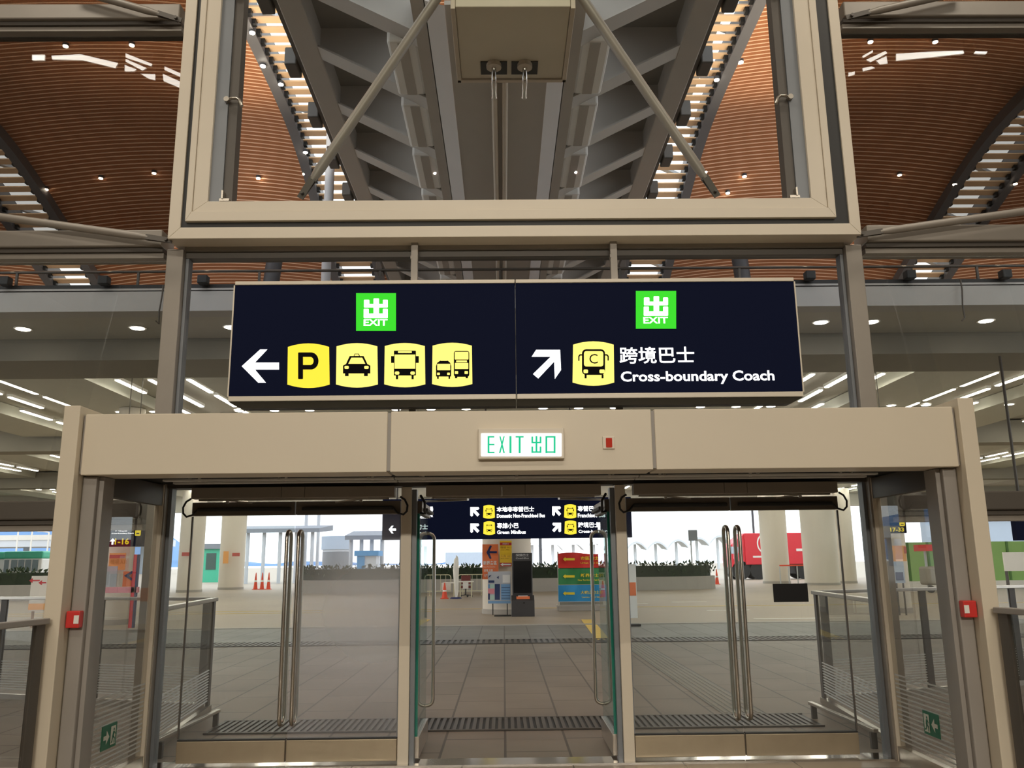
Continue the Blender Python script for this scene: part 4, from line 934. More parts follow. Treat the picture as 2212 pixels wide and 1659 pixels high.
# ---------------- taxi banner
BY = 29.2
Bn = Fr(1190, 1180, 160 / 1770, BY, .03)
bn = thing('taxi_banner', 'red, green and blue cloth banner with yellow arrows to the taxi stands', 'banner', (Bn(700, 1400)[0], BY, 0))
X0, X1 = 182, 1480
def cloth(y0, y1, mt, nm):
    m = MB(); NX, NZ = 26, 5; a, b = Bn(X0, y1), Bn(X1, y0); vs = []
    for j in range(NZ + 1):
        for i in range(NX + 1):
            u = i / NX; v = j / NZ; x = a[0] + (b[0] - a[0]) * u; z = a[1] + (b[1] - a[1]) * v
            vs.append((x, BY + .018 * math.sin(9 * u + 5 * z) + .012 * math.sin(21 * u - 7 * z), z + (.03 * math.sin(7 * u) * v if y0 < 200 else 0)))
    fs = [(j * (NX + 1) + i, j * (NX + 1) + i + 1, (j + 1) * (NX + 1) + i + 1, (j + 1) * (NX + 1) + i) for j in range(NZ) for i in range(NX)]
    m.add(vs, fs, 0, True); return m.build(nm, mt, bn)
cr = cloth(160, 522, 'ban_red', 'red_band'); cg = cloth(522, 918, 'ban_green', 'green_band'); cb = cloth(918, 1325, 'ban_blue', 'blue_band')
for y, (zh, en, x0) in zip((308, 718, 1125), (('市區的士站', 'Urban Taxi Stand', 708), ('新界的士站', 'New Territories Taxi Stand', 645), ('大嶼山的士站', 'Lantau Taxi Stand', 740))):
    m = MB(); Bn.poly(m, [(287, y), (345, y - 50), (345, y - 26), (567, y - 26), (567, y + 30), (345, y + 30), (345, y + 54)], 1.2)
    m.build('arrow', 'ban_yellow', bn); m = MB(); Bn.text(m, zh, 710, y - 70, 1250, y + 22, 1.2, .02, res=2); m.build('lettering', 'ban_yellow', bn); m = MB(); Bn.text(m, en, x0, y + 62, 1240, y + 112, 1.2, .01, res=2); m.build('lettering', 'ban_yellow', bn)
for x in (170, 1490): q = Bn(x, 160); MB().tube([(q[0], BY + .06, 0), (q[0], BY + .06, q[1] + .05)], .025, 8).build('pole', 'steel', bn)
a, b = Bn(182, 1400), Bn(1250, 1325); MB().box(a[0], b[0], BY + .05, BY + .1, a[1], b[1]).build('board', 'soffit_dark', bn)
a, b = Bn(165, 1540), Bn(1490, 1400); MB().box(a[0], b[0], BY - .3, BY + .5, 0, b[1]).build('plinth', 'concrete', bn, bevel=.02)
# pull-up stand seen behind the right open leaf
PYB = 22
a = at(1334, 1303, PYB); b = at(1352, 1219, PYB)
t = thing('pull_up_banner', 'white and orange upright banner stand just right of the doorway', 'banner', (a.x, PYB, 0))
MB().box(a.x, b.x + .25, PYB, PYB + .03, .2, b.z).build('sheet', 'white_ink', t); MB().box(a.x + .02, b.x + .23, PYB - .008, PYB - .001, .75, b.z - .45).build('orange_print', 'orange_poster', t)
MB().poly([(0, 0), (.14, -.12), (.14, .12)], (a.x + .08, PYB - .004, b.z - .2), UX, UZ).build('arrow', 'navy_ink', t); MB().box(a.x - .05, b.x + .3, PYB - .15, PYB + .15, 0, .06).build('foot', 'black', t)
MB().box(a.x + .1, a.x + .14, PYB + .035, PYB + .06, .06, .9).build('stay', 'steel', t)
# ---------------- crowd barriers, tables, chair, parasol
GY = 43.5
def bp(x, y, Y=GY): return at(900 + x * 160 / 2212, 1190 + y * 160 / 2212, Y)
def barrier(xa, xb, Y, label):
    a, b = bp(xa, 600, Y), bp(xb, 600, Y); h = 1.02; lo = .22; r = .022
    t = thing('crowd_barrier', label, 'barrier', ((a.x + b.x) / 2, Y, 0), 'steel crowd barriers')
    q = .14
    pts = [Vector((a.x, Y, lo))] + arc((a.x + q, Y, h - q), q, 180, 90, 5, UX, UZ) + arc((b.x - q, Y, h - q), q, 90, 0, 5, UX, UZ) + [Vector((b.x, Y, lo)), Vector((a.x, Y, lo))]
    MB().tube(pts, r, 8).build('frame', 'barrier_paint', t)
    n = max(3, int((b.x - a.x) / .23))
    m = MB()
    for k in range(1, n): m.tube([(a.x + (b.x - a.x) * k / n, Y, lo), (a.x + (b.x - a.x) * k / n, Y, h)], .011, 6)
    m.build('bars', 'barrier_paint', t)
    for x in (a.x + .25, b.x - .25): MB().box(x - .02, x + .02, Y - .28, Y + .28, 0, .04).box(x - .015, x + .015, Y - .015, Y + .015, .04, lo - .0).build('foot', 'barrier_paint', t)
barrier(250, 1025, GY, 'pale crowd barrier left of the folded parasol'); barrier(1235, 2080, GY, 'pale crowd barrier between the parasol and the cream column')
def table(xa, xb, ztop, Y, label):
    a, b = bp(xa, 800, Y), bp(xb, 800, Y); t = thing('folding_table', label, 'table', ((a.x + b.x) / 2, Y, 0), 'white folding tables')
    MB().box(a.x, b.x, Y - .35, Y + .35, ztop - .05, ztop).build('top', 'plastic_white', t, bevel=.01)
    for x in (a.x + .1, b.x - .1):
        for y in (Y - .28, Y + .28): MB().tube([(x, y, 0), (x, y, ztop - .05)], .018, 6).build('leg', 'barrier_paint', t)
    return t
TY = 40.5
t1 = table(800, 1180, .72, TY, 'white folding table left of the folded parasol, cloth hanging from it')
t2 = table(1240, 1700, .76, TY + .3, 'white folding table right of the folded parasol with a paper pinned on')
a, b = bp(740, 1005, TY - .4), bp(1010, 830, TY - .4); one('hanging_cloth', MB().box(a.x, b.x, TY - .39, TY - .36, .38, .71), 'plastic_white', 'white cloth hanging off the left folding table', 'cloth')
a = bp(1385, 975, TY); b = bp(1548, 850, TY); one('paper_sheet', MB().box(a.x, b.x, TY - .10, TY - .07, .42, .71), 'white_ink', 'white paper sheet hanging off the right folding table', 'paper')
a = bp(1465, 1050, TY + 1.2)
t = thing('office_chair', 'dark red swivel chair behind the right folding table', 'chair', (a.x, TY + 1.2, 0)); x, y = a.x, TY + 1.2
MB().box(x - .26, x + .26, y - .25, y + .25, .42, .52).build('seat', 'chair_red', t, bevel=.04); MB().box(x - .23, x + .23, y + .22, y + .29, .6, 1.0).build('backrest', 'chair_red', t, bevel=.04)
MB().tube([(x, y, .09), (x, y, .42)], .03, 8).box(x - .02, x + .02, y + .2, y + .26, .44, .7).build('stem', 'black', t)
for k in range(5):
    an = k * 1.2566; e2 = Vector((x + .3 * math.cos(an), y + .3 * math.sin(an), .07)); MB().beam((x, y, .10), e2, .04, .03).build('leg', 'black', t); MB().tube([e2 - UZ * .07, e2 + UZ * .0], .03, 8).build('caster', 'black', t)
a = bp(1170, 1280, 39.8)
t = thing('folded_parasol', 'tall folded white parasol standing on a blue base', 'parasol', (a.x, 39.8, 0)); x, y = a.x, 39.8
MB().tube([(x + .02, y, .06), (x + .03, y, .3), (x, y, 1.3), (x + .02, y, 1.75), (x + .06, y, 1.9)], [.05, .09, .14, .10, .03], 14).build('canopy', 'plastic_white', t); MB().tube([(x, y, 0), (x, y, .07)], [.28, .22], 16).build('base', 'navy_ink', t); MB().tube([(x, y, .05), (x + .02, y, 1.95)], .02, 8).build('pole', 'steel', t)
x -= .34
def cone_at(x, y, label, h=.72):
    t = thing('traffic_cone', label, 'cone', (x, y, 0), 'traffic cones'); MB().box(x - .18, x + .18, y - .18, y + .18, 0, .035).build('base', 'cone', t)
    MB().tube([(x, y, .035), (x, y, h)], [.14, .025], 14).build('body', 'cone', t); MB().tube([(x, y, h * .45), (x, y, h * .68)], [.095, .058], 14).build('white_band', 'white_ink', t)
cone_at(x - .18, 39.9, 'orange traffic cone at the foot of the folded parasol')
# ---------------- planters with hedges
def planter(pts, wall_h, hedge_h, wd, label, dens=260):
    pts = [Vector(p) for p in pts]; c = sum(pts, Vector()) / len(pts)
    t = thing('hedge_planter', label, 'planter', (c.x, c.y, 0)); k = len(pts)
    wl = MB(); inn = [p + (c - p).normalized() * .25 for p in pts]
    v = [Vector((p.x, p.y, 0)) for p in pts] + [Vector((p.x, p.y, wall_h)) for p in pts] + [Vector((p.x, p.y, wall_h)) for p in inn]
    wl.add(v, [(i, (i + 1) % k, k + (i + 1) % k, k + i) for i in range(k)] + [(k + i, k + (i + 1) % k, 2 * k + (i + 1) % k, 2 * k + i) for i in range(k)], 0, False); wl.build('wall', 'concrete', t)
    so = MB(); so.add([Vector((p.x, p.y, wall_h + .0 + hedge_h * .62)) for p in inn] + [Vector((p.x, p.y, wall_h - .1)) for p in inn], [tuple(range(k))] + [(i, i + k, (i + 1) % k + k, (i + 1) % k) for i in range(k)]); so.build('hedge_core', 'leaf_dark', t)
    lf = MB(); rnd = random.Random(len(label))
    for i in range(k):
        p, q = inn[i], inn[(i + 1) % k]; n = int((q - p).length * dens / 10)
        for j in range(n):
            b = p.lerp(q, rnd.random()) + Vector((rnd.uniform(-.25, .25), rnd.uniform(-.2, .5), 0)); z = wall_h + rnd.random() ** .6 * hedge_h * .72
            an = rnd.uniform(0, 6.28); L_ = rnd.uniform(.12, .34); d = Vector((math.cos(an) * .6, math.sin(an) * .6, rnd.uniform(.3, 1.3))).normalized(); s = d.cross(Vector((rnd.uniform(-1, 1), rnd.uniform(-1, 1), .2))).normalized() * L_ * .22
            b.z = z; lf.add([b - s * .3, b + d * L_ * .5 + s, b + d * L_, b + d * L_ * .5 - s], [(0, 1, 2, 3)])
    o = lf.build('foliage', 'leaf', t); o['kind'] = 'stuff'
    return t
def oval(x0, x1, y0, y1, n=40): return [((x0 + x1) / 2 + (x1 - x0) / 2 * math.copysign(abs(math.cos(a)) ** .35, math.cos(a)), (y0 + y1) / 2 + (y1 - y0) / 2 * math.copysign(abs(math.sin(a)) ** .6, math.sin(a)), 0) for a in [2 * math.pi * i / n for i in range(n)]]
planter(oval(at(642, 1270, 50).x, at(1547, 1255, 50).x, 48, 54), .72, .95, 6, 'long concrete planter with a dark hedge across the coach station', 330)
planter(oval(at(-300, 1262, 44).x, at(205, 1262, 44).x, 43.5, 47), .75, .95, 4, 'concrete planter with a clipped hedge at the far left by the minibus', 260)
# ---------------- sign post, lorry, barrier, cones
q = at(1495, 1220, 56); a = at(1487, 1168, 56); b = at(1505, 1145, 56)
t = thing('road_sign', 'grey rectangular road sign seen from behind, beyond the planter', 'road sign', (q.x, 56, 0)); MB().tube([(q.x, 56, 0), (q.x, 56, b.z)], .05, 8).build('post', 'pale_post', t); MB().box(a.x, b.x, 55.9, 55.94, a.z, b.z).build('panel', 'reveal_blue', t)
LY = 70.0
def lp(x, y, Y=LY): return at(1330 + x * 570 / 2212, 1030 + y * 570 / 2212, Y)
lo = thing('lorry', 'red box lorry with a white side stripe behind the cream columns', 'lorry', (lp(1300, 830).x, LY + 1, 0))
gz = .0
zT, zC, zBody = lp(1300, 470).z, lp(1000, 590).z, lp(1300, 735).z
xa, xb, xc = lp(1085, 600).x, lp(1990, 600).x, lp(955, 600).x
MB().box(xa, xb, LY, LY + 2.4, zBody, zT).build('cargo_box', 'lorry_red', lo, bevel=.06)
zw = lp(960, 590).z; zn = lp(960, 680).z
prof = [(xa, zBody - .1), (xa, zT - .05), (lp(1020, 520).x, lp(1020, 520).z), (lp(955, 585).x, lp(955, 585).z), (lp(955, 690).x, lp(955, 690).z), (lp(960, 735).x, zBody - .2)]
MB().poly(prof, (0, LY + .1, 0), UX, UZ, 0, 2.2).build('cab', 'lorry_red', lo, bevel=.05)
MB().poly([(lp(958, 595).x, lp(0, 595).z), (lp(958, 655).x, lp(0, 655).z), (lp(995, 655).x, lp(0, 655).z), (lp(995, 595).x, lp(0, 595).z)], (0, LY + .08, 0), UX, UZ).build('windscreen', 'pale_blue', lo)
MB().poly([(lp(1005, 595).x, lp(0, 595).z), (lp(1005, 650).x, lp(0, 650).z), (lp(1030, 650).x, lp(0, 650).z), (lp(1030, 600).x, lp(0, 600).z)], (0, LY + .08, 0), UX, UZ).build('side_window', 'pale_blue', lo)
MB().box(xc + .2, xb, LY + .3, LY + 2.1, .45, zBody - .02).build('chassis', 'lorry_dark', lo)
MB().box(lp(1465, 0).x, lp(1590, 0).x, LY - .02, LY - .002, lp(0, 640).z, lp(0, 618).z).build('white_stripe', 'white_ink', lo)
m = MB(); cx, cz = lp(1250, 560).x, lp(1250, 560).z
for k in range(24):
    a1, a2 = k * math.pi / 12, (k + 1) * math.pi / 12
    m.add([(cx + 0.66 * math.cos(a1), LY - .012, cz + 0.80 * math.sin(a1)), (cx + 0.66 * math.cos(a2), LY - .012, cz + 0.80 * math.sin(a2)), (cx + 0.55 * math.cos(a2), LY - .012, cz + 0.68 * math.sin(a2)), (cx + 0.55 * math.cos(a1), LY - .012, cz + 0.68 * math.sin(a1))], [(0, 1, 2, 3)])
m.build('round_emblem', 'white_ink', lo)
MB().poly([(lp(1230, 0).x, lp(0, 655).z), (lp(1262, 0).x, lp(0, 655).z), (lp(1262, 0).x, lp(0, 632).z), (lp(1245, 0).x, lp(0, 632).z)], (0, LY - .012, 0), UX, UZ).build('emblem_patch', 'white_ink', lo)
MB().box(lp(1105, 0).x, lp(1180, 0).x, LY - .012, LY - .002, lp(0, 690).z, lp(0, 675).z).build('lettering_strip', 'white_ink', lo)
for x in (lp(1005, 0).x, lp(1155, 0).x, lp(1530, 0).x, lp(1640, 0).x):
    for y in (LY + .1, LY + 2.0): MB().tube([(x, y, .75), (x, y + .35, .75)], .75, 20).build('wheel', 'tyre', lo)
a, b = lp(1350, 745, 58), lp(1575, 850, 58)
t = thing('red_barrier', 'low red and grey barrier rail in front of the lorry', 'barrier', ((a.x + b.x) / 2, 57.9, 0)); MB().box(a.x, b.x, 57.4, 57.45, a.z - .04, a.z + .06).build('top_rail', 'cone', t)
for k in range(4): x = a.x + (b.x - a.x) * k / 3; MB().box(x - .03, x + .03, 57.4, 57.45, 0, a.z - .04).build('post', 'pale_post', t)
q = lp(847, 830, 58); cone_at(q.x, 58, 'orange traffic cone at the right end of the long planter', 1.0)
for k, pxx in enumerate((553, 567, 581)): q = at(pxx, 1246, 58); cone_at(q.x, 58, 'orange traffic cone in the row behind the first door leaf, %s' % ('left one', 'middle one', 'right one')[k], 1.1)
# ---------------- far canopies and station buildings
def canopy(pxs, py_top, Y, wid, n, label, roof='canopy_pale', th_=.5):
    a, b = at(pxs[0], py_top, Y), at(pxs[1], py_top, Y)
    t = thing('station_canopy', label, 'canopy', ((a.x + b.x) / 2, Y, 0)); z = a.z
    m = MB().add([(a.x, Y, z - th_), (b.x, Y, z - th_), (b.x, Y + wid, z), (a.x, Y + wid, z), (a.x, Y, z), (b.x, Y, z), (b.x, Y + wid, z + .5), (a.x, Y + wid, z + .5)], [(0, 3, 2, 1), (4, 5, 6, 7), (0, 1, 5, 4), (2, 3, 7, 6), (0, 4, 7, 3), (1, 2, 6, 5)]); m.build('roof_panel', roof, t)
    for k in range(n):
        x = a.x + (b.x - a.x) * (k + .5) / n; MB().tube([(x, Y + .6, 0), (x, Y + .6, z - th_ + .05)], .16, 8).build('post', 'pale_post', t)
    return t
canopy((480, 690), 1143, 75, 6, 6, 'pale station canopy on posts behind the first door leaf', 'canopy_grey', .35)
canopy((745, 835), 1157, 70, 4, 4, 'pale station canopy on posts behind the glare-painted door leaf', 'canopy_grey', .35)
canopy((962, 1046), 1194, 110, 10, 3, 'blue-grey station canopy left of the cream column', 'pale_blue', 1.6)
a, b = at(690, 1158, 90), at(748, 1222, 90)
t = thing('round_building', 'round pale pavilion with a dark window band behind the glare-painted door leaf', 'building', ((a.x + b.x) / 2, 92, 0)); cx = (a.x + b.x) / 2; rr0 = (b.x - a.x) / 2
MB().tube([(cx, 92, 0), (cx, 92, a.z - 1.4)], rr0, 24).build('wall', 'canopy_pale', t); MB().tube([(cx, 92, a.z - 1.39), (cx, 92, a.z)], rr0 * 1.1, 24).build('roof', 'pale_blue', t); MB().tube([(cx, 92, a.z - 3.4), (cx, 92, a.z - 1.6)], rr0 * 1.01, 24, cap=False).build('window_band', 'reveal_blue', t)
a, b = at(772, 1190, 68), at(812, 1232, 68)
t = thing('ticket_booth', 'small blue booth under the canopy behind the glare-painted door leaf', 'booth', ((a.x + b.x) / 2, 69, 0)); MB().box(a.x, b.x, 68, 70, 0, a.z - .4).build('wall', 'canopy_pale', t); MB().box(a.x - .2, b.x + .2, 67.8, 70.2, a.z - .39, a.z).build('roof', 'ban_blue', t); MB().box(a.x, a.x + .6, 67.9, 67.99, 0, a.z - .4).build('blue_panel', 'ban_blue', t)
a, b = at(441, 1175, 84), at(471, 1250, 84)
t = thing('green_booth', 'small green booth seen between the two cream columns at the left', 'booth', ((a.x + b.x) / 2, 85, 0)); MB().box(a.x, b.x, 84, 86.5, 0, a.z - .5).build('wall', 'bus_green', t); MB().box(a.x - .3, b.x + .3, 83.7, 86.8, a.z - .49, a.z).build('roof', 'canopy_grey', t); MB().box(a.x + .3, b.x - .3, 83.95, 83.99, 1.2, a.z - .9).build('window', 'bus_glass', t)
for k in range(10):
    pxx = 1150 + k * 45; q = at(pxx, 1176 - .0085 * (pxx - 1106) - (k > 6) * (k - 6) * 4, 150)
    t = thing('coach_bay_shelter', 'white arched coach bay shelter in the far row right of the doorway', 'shelter', (q.x, 150, 0), 'far coach bay shelters')
    w_ = 1.75; z = q.z
    m = MB(); A = [(-w_ + 2 * w_ * i / 8, z - 1.2 * (2 * i / 8 - 1) ** 2) for i in range(9)]
    m.add([(q.x + x, 150, zz_) for x, zz_ in A] + [(q.x + x, 156, zz_ + .3) for x, zz_ in A] + [(q.x + x, 150, zz_ + .35) for x, zz_ in A], [(i, i + 1, i + 10, i + 9) for i in range(8)] + [(i, i + 18, i + 19, i + 1) for i in range(8)]); m.build('roof_shell', 'canopy_pale', t)
    MB().tube([(q.x, 152, 0), (q.x, 152, z - .1)], .25, 8).build('post', 'canopy_pale', t)
for pxx, pyt, Y, lb in ((1168, 1100, 85, 'dark lamp post between the kiosk and the taxi banner'), (658, 1090, 83, 'pale lamp post behind the joint of the left doors'), (685, 1120, 84, 'thin pale post behind the glare-painted door leaf'), (1633, 1110, 75, 'dark post above the red lorry')):
    q = at(pxx, 1220, Y); tt = at(pxx, pyt, Y); one('lamp_post', MB().tube([(q.x, Y, 0), (q.x, Y, tt.z + 2)], .16 if Y > 80 else .1, 8), 'roof_steel' if 'dark' in lb else 'pale_post', lb, 'post')
# ---------------- far left: minibuses, flyover, hill
def minibus(pxa, pxb, pyt, Y, label):
    a, b = at(pxa, pyt, Y), at(pxb, pyt, Y); Ht = 2.75; z0 = .45
    t = thing('minibus', label, 'minibus', ((a.x + b.x) / 2, Y + 1, 0), 'green-roofed minibuses')
    MB().box(a.x, b.x, Y, Y + 2.1, z0, Ht - .5).build('body', 'bus_cream', t, bevel=.12); MB().box(a.x - .03, b.x + .03, Y - .03, Y + 2.13, Ht - .52, Ht).build('roof', 'bus_green', t, bevel=.12)
    n = 4
    for k in range(n):
        x = a.x + (b.x - a.x) * (.22 + .18 * k); MB().box(x, x + (b.x - a.x) * .15, Y - .025, Y - .002, 1.35, 2.15).build('side_window', 'bus_glass', t)
    MB().box(a.x + (b.x - a.x) * .04, a.x + (b.x - a.x) * .16, Y - .025, Y - .002, .55, 2.15).build('door', 'bus_glass', t)
    for x in (a.x + 1.3, b.x - 1.1): MB().tube([(x, Y - .02, .42), (x, Y + .25, .42)], .42, 16).build('wheel', 'tyre', t)
minibus(8, 92, 1198, 62, 'cream minibus with a green roof behind the hedge at the far left'); minibus(88, 190, 1194, 68, 'second green-roofed minibus, partly behind the first and the portal fin')
minibus(-110, 12, 1200, 63, 'green-roofed minibus cut off by the picture edge')
a, b = at(-900, 1178, 170), at(330, 1165, 170)
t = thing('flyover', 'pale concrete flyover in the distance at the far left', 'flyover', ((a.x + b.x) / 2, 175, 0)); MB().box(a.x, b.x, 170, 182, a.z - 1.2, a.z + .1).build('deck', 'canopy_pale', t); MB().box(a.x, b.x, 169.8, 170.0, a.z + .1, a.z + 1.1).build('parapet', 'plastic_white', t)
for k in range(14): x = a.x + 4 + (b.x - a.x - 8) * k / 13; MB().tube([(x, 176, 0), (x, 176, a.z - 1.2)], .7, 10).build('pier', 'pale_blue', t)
for pxx, pyt in ((45, 1098), (70, 1146), (106, 1150), (117, 1122)):
    q = at(pxx, pyt, 168); one('street_lamp', MB().tube([(q.x, 168, 0), (q.x, 168, q.z)], .16, 8).tube([(q.x, 168, q.z), (q.x - 1.4, 168, q.z + .2)], .12, 6).box(q.x - 2.2, q.x - 1.3, 167.8, 168.2, q.z + .1, q.z + .3), 'plastic_white',
        'white street lamp in front of the far hill, %s' % {45: 'tallest one', 70: 'shorter one with a long arm', 106: 'smallest one', 117: 'the one next to the portal fin'}[pxx], 'street lamp', 'far street lamps')
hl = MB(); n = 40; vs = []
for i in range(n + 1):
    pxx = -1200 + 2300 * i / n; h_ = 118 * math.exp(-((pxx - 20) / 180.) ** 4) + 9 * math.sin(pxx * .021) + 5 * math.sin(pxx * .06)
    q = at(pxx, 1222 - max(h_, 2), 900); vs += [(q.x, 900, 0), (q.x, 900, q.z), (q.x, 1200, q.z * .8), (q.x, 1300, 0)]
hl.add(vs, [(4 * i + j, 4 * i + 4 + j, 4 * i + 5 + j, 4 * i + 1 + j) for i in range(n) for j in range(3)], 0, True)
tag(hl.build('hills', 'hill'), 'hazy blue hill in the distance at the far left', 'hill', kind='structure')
# signs at the sides
def side_sign(pa, pb, Y, label, num, lines, arrow, numx):
    a, b = at(pa[0], pb[1], Y), at(pb[0], pa[1], Y); t = thing('hanging_sign', label, 'sign', ((a.x + b.x) / 2, Y, a.z)); w_, h_ = b.x - a.x, b.z - a.z
    MB().box(a.x, b.x, Y, Y + .2, a.z, b.z).build('lit_panel', 'sign_navy', t, bevel=.01)
    for x in (a.x + w_ * .3, a.x + w_ * .62): MB().tube([(x, Y + .1, b.z), (x, Y + .1, CZ + .355)], .013, 8).build('hanger_rod', 'dark_frame', t)
    m = MB(); m.text(num, (a.x + w_ * numx, Y - .006, a.z + h_ * .07), UX, UZ, w_ * .40, h_ * .22, 0, .03, 2); m.build('number', 'sign_number', t)
    for s_, x, z, w2, h2 in lines: m = MB(); m.text(s_, (a.x + w_ * x, Y - .006, a.z + h_ * z), UX, UZ, w_ * w2, h_ * h2, 0, .015, 2); m.build('lettering', 'lit_white', t)
    m = MB(); ox, oz_ = a.x + w_ * arrow[0], a.z + h_ * arrow[1]; s_ = h_ * .22
    m.poly([(0, .5), (.5, 1), (1, .5), (.65, .5), (.65, 0), (.35, 0), (.35, .5)][::-1], (ox, Y - .006, oz_), UX * s_, UZ * s_); m.build('arrow', 'lit_white', t)
    for x, z in ((.18, .74), (.80, .36)):
        m = MB(); m.poly(rrect(a.x + w_ * x, a.z + h_ * z, a.x + w_ * (x + .16), a.z + h_ * (z + .24), .03), (0, Y - .006, 0), UX, UZ); tl = m.build('pictogram_tile', 'lit_yellow', t)
        m = MB(); m.box(a.x + w_ * (x + .04), a.x + w_ * (x + .12), Y - .012, Y - .008, a.z + h_ * (z + .06), a.z + h_ * (z + .11)); m.build('pictogram', 'picto', tl)
    return t
side_sign((228, 1118), (310, 1181), 21.5, 'navy hanging sign reading 1-16 behind the left side glass', '1-16', [('專營巴士', .38, .84, .34, .12), ('Franchised Bus', .38, .75, .44, .06), ('跨境巴士', .24, .52, .34, .12), ('Cross-boundary Coach', .14, .42, .62, .06)], (.10, .07), .25)
side_sign((1885, 1110), (1955, 1152), 21.5, 'navy hanging sign reading 7-33 behind the right side glass', '17-33', [('跨境巴士', .48, .80, .28, .14), ('Cross-boundary', .45, .66, .38, .07)], (.20, .07), .52)
a = at(2184, 1062, 17); b = at(2330, 1166, 17)
t = thing('hanging_sign', 'dark information panel with a yellow line at the far right edge', 'sign', ((a.x + b.x) / 2, 17, b.z)); MB().box(a.x, b.x, 17, 17.15, b.z, a.z).build('lit_panel', 'sign_navy', t); MB().box(a.x + .03, b.x - .05, 16.98, 16.995, at(0, 1107, 17).z - .17, at(0, 1107, 17).z - .14).build('yellow_line', 'sign_number', t)
G = Fr(0, 0, 1, 17, .008); m = MB(); G.poly(m, [(2190, 1096), (2200, 1087), (2200, 1093), (2206, 1093), (2206, 1099), (2200, 1099), (2200, 1105)]); m.build('arrow', 'lit_white', t); m = MB(); G.text(m, '1-16', 2206, 1090, 2236, 1103, 1, .03); m.build('number', 'sign_number', t)
for x in (a.x + .2, b.x - .2): MB().tube([(x, 17.1, a.z), (x, 17.1, CZ - .5)], .03, 8).build('hanger_rod', 'dark_frame', t)
# left side stands: framed red stand, yellow poster, cardboard sign
SYL = 23.5
def fl(x, y, Y=SYL): return at(x * 340 / 2212, 1090 + y * 340 / 2212, Y)
a, b = fl(1400, 1190), fl(1975, 700)
t = thing('display_stand', 'pink-red framed display stand with posters behind the left side glass', 'stand', ((a.x + b.x) / 2, SYL, 0)); pz = a.z
for x0, x1, mt in ((a.x, a.x + .10, 'leaf_pink'), (b.x - .18, b.x - .09, 'lorry_red'), (b.x - .085, b.x - .04, 'navy_ink')): MB().box(x0, x1, SYL, SYL + .1, 0, b.z).build('upright', mt, t)
MB().box(a.x, b.x, SYL, SYL + .1, pz - .1, pz + .05).build('shelf', 'leaf_pink', t)
MB().box(a.x + .12, fl(1720, 0).x, SYL + .02, SYL + .05, pz + .06, fl(0, 885).z).build('poster_sheet', 'leaf_grey', t)
p2 = fl(1730, 940); MB().box(p2.x, b.x - .2, SYL + .02, SYL + .05, pz + .06, p2.z).build('poster_sheet', 'orange_poster', t)
c = fl(1810, 1000); MB().poly([(-.13, 0), (.07, -.13), (.13, -.1), (0, 0), (.13, .1), (.07, .13)], (c.x, SYL + .01, c.z), UX, UZ).build('arrow', 'navy_ink', t)
a, b = fl(1520, 920, 24.1), fl(1770, 680, 24.1)
t = thing('poster', 'yellow notice with a purple band on the column behind the left side glass', 'poster', (a.x, 24.1, a.z)); MB().box(a.x, b.x, 24.1, 24.13, a.z, b.z).build('sheet', 'tag_orange', t); MB().box(a.x + .1, a.x + .15, 24.131, 24.66, a.z + .1, b.z - .1).build('fixing', 'dark_frame', t); c0, c1 = fl(1540, 755, 24.1), fl(1772, 705, 24.1); MB().box(c0.x, c1.x - .02, 24.09, 24.098, c0.z, c1.z).build('band', 'tag_red', t)
m = MB(); c0 = fl(1550, 840, 24.09); m.text('機場 A31', (c0.x, 24.09, c0.z), UX, UZ, .45, .14, 0, 0, 2); m.build('lettering', 'brown_ink', t)
CY = 24.0
a, b = fl(395, 1500, CY), fl(735, 1000, CY)
t = thing('cardboard_sign', 'pale board with two red arrows standing behind the left balustrade', 'sign', ((a.x + b.x) / 2, CY, 0)); MB().box(a.x, b.x, CY, CY + .04, max(a.z, .05), b.z).build('board', 'column_paint', t)
for y, x0, x1 in ((1068, 410, 560), (1098, 540, 650)):
    c = fl(x0, y, CY); e2 = fl(x1, y, CY); MB().poly([(0, 0), (.1, .07), (.1, .02), (e2.x - c.x, .02), (e2.x - c.x, -.02), (.1, -.02), (.1, -.07)][::-1], (c.x, CY - .005, c.z), UX, UZ).build('arrow', 'red_ink', t)
for x in (a.x + .1, b.x - .1): MB().box(x - .03, x + .03, CY + .045, CY + .08, 0, .9).build('leg', 'timber', t)
c0, c1 = fl(395, 1480, CY), fl(640, 1390, CY); MB().box(c0.x, c1.x, CY - .01, CY - .001, max(c0.z, .06), c1.z).build('orange_band', 'tag_orange', t)
# right side: yellow notice, blue leaflet board, hoarding, far road, litter bin
def fr_(x, y, Y): return at(1890 + x * 322 / 1842, 1050 + y * 322 / 1842, Y)
a, b = fr_(235, 930, 25), fr_(375, 735, 25); t = thing('poster', 'yellow notice with a red mark on the column behind the right side glass', 'poster', (a.x, 25, a.z)); MB().box(a.x, b.x, 25, 25.03, a.z, b.z).build('sheet', 'tag_orange', t); MB().box((a.x + b.x) / 2 - .02, (a.x + b.x) / 2 + .02, 25.031, 25.79, a.z + .1, b.z - .1).build('fixing', 'dark_frame', t); MB().box(a.x + .4, b.x - .05, 24.985, 24.998, a.z + .22, a.z + .42).build('mark', 'tag_red', t)
a, b = fr_(245, 1200, 24.9), fr_(350, 930, 24.9); t = thing('leaflet_board', 'dark blue leaflet board below the yellow notice, right side glass', 'board', (a.x, 24.9, 0)); MB().box(a.x, b.x, 24.9, 24.94, a.z, b.z).build('board', 'pale_blue', t); MB().box(a.x + .05, b.x - .05, 24.88, 24.898, a.z + .08, a.z + (b.z - a.z) * .5).build('leaflets', 'leaf_navy', t)
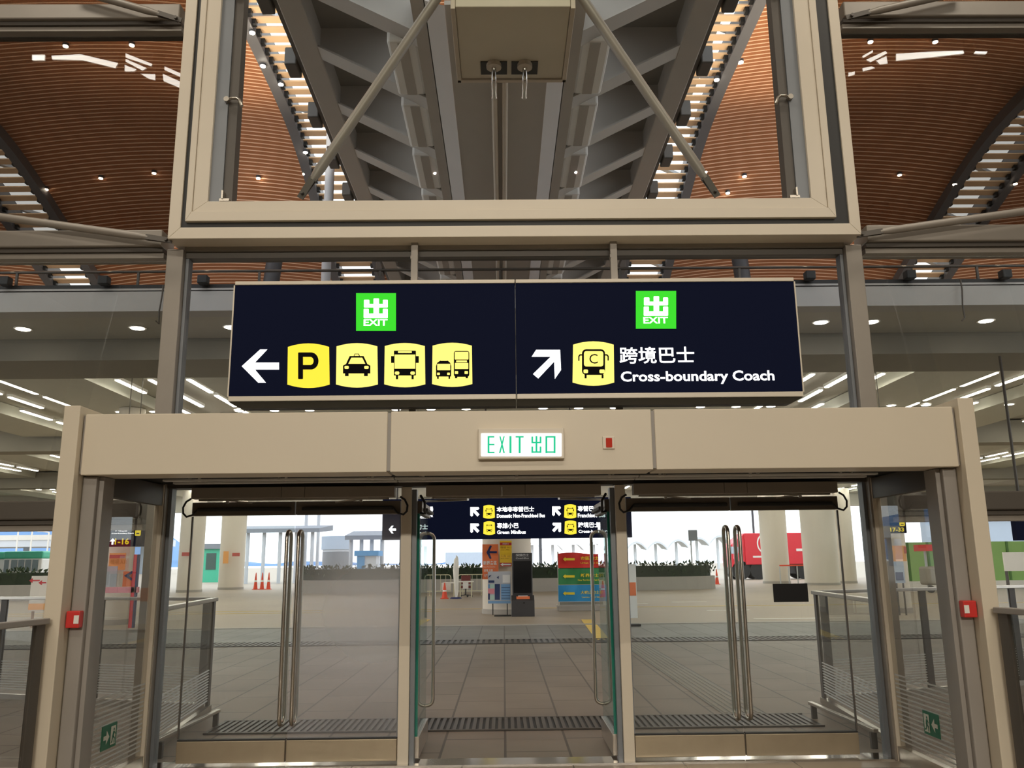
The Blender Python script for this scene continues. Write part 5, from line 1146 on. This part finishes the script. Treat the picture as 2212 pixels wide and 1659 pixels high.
for x in (a.x + .06, b.x - .06): MB().box(x - .02, x + .02, 24.91, 24.94, 0, a.z).build('leg', 'dark_frame', t)
a, b = fr_(350, 1060, 47), fr_(3300, 665, 47)
t = thing('hoarding', 'bright green site hoarding across the road at the far right', 'hoarding', ((a.x + b.x) / 2, 47, 0)); MB().box(a.x, b.x, 47, 47.1, .35, b.z).build('panels', 'hoarding', t); MB().box(a.x, b.x, 46.7, 47.3, 0, .35).build('base', 'plastic_white', t)
for k in range(15): x = a.x + .3 + k * 1.1; MB().box(x, x + .12, 46.94, 46.998, .36, b.z).build('batten', 'hoarding_dark', t)
a, b = fr_(640, 1090, 40), fr_(900, 720, 40); t = thing('parked_scooter', 'dark goods trolley stacked under a red canopy behind the right side glass', 'trolley', ((a.x + b.x) / 2, 40, 0))
MB().box(a.x, b.x, 40, 40.8, .35, 1.2).build('load', 'soffit_dark', t, bevel=.1); MB().box(a.x, b.x, 39.8, 41, b.z - .3, b.z).build('canopy', 'ban_red', t)
for x in (a.x + .15, b.x - .15): MB().box(x - .04, x + .04, 40.2, 40.3, .3, b.z - .3).build('post', 'pale_post', t); MB().tube([(x, 40, .17), (x, 40.1, .17)], .17, 12).build('wheel', 'tyre', t)
t.name = 'goods_trolley'
a, b = fr_(1610, 1050, 33), fr_(2200, 810, 33); t = thing('notice_board', 'white notice board on dark posts at the far right', 'board', ((a.x + b.x) / 2, 33, 0)); MB().box(a.x, fr_(1770, 0, 33).x, 33, 33.06, a.z, b.z).build('board', 'plastic_white', t)
for x in (fr_(1790, 0, 33).x,): MB().box(x, x + .6, 33, 33.3, 0, b.z).build('cabinet', 'soffit_dark', t)
MB().box(a.x + .05, a.x + .15, 33.07, 33.12, 0, a.z + .3).build('post', 'dark_frame', t)
a, b = fr_(640, 560, 200), fr_(1690, 430, 200); t = thing('distant_building', 'pale grey building in the haze at the far right', 'building', ((a.x + b.x) / 2, 205, 0)); MB().box(a.x + 6, b.x + 30, 200, 215, 0, a.z + 3).build('block', 'pale_blue', t); MB().box(a.x + 12, b.x + 34, 199, 216, a.z + 3, a.z + 4.2).build('roof_slab', 'canopy_pale', t)
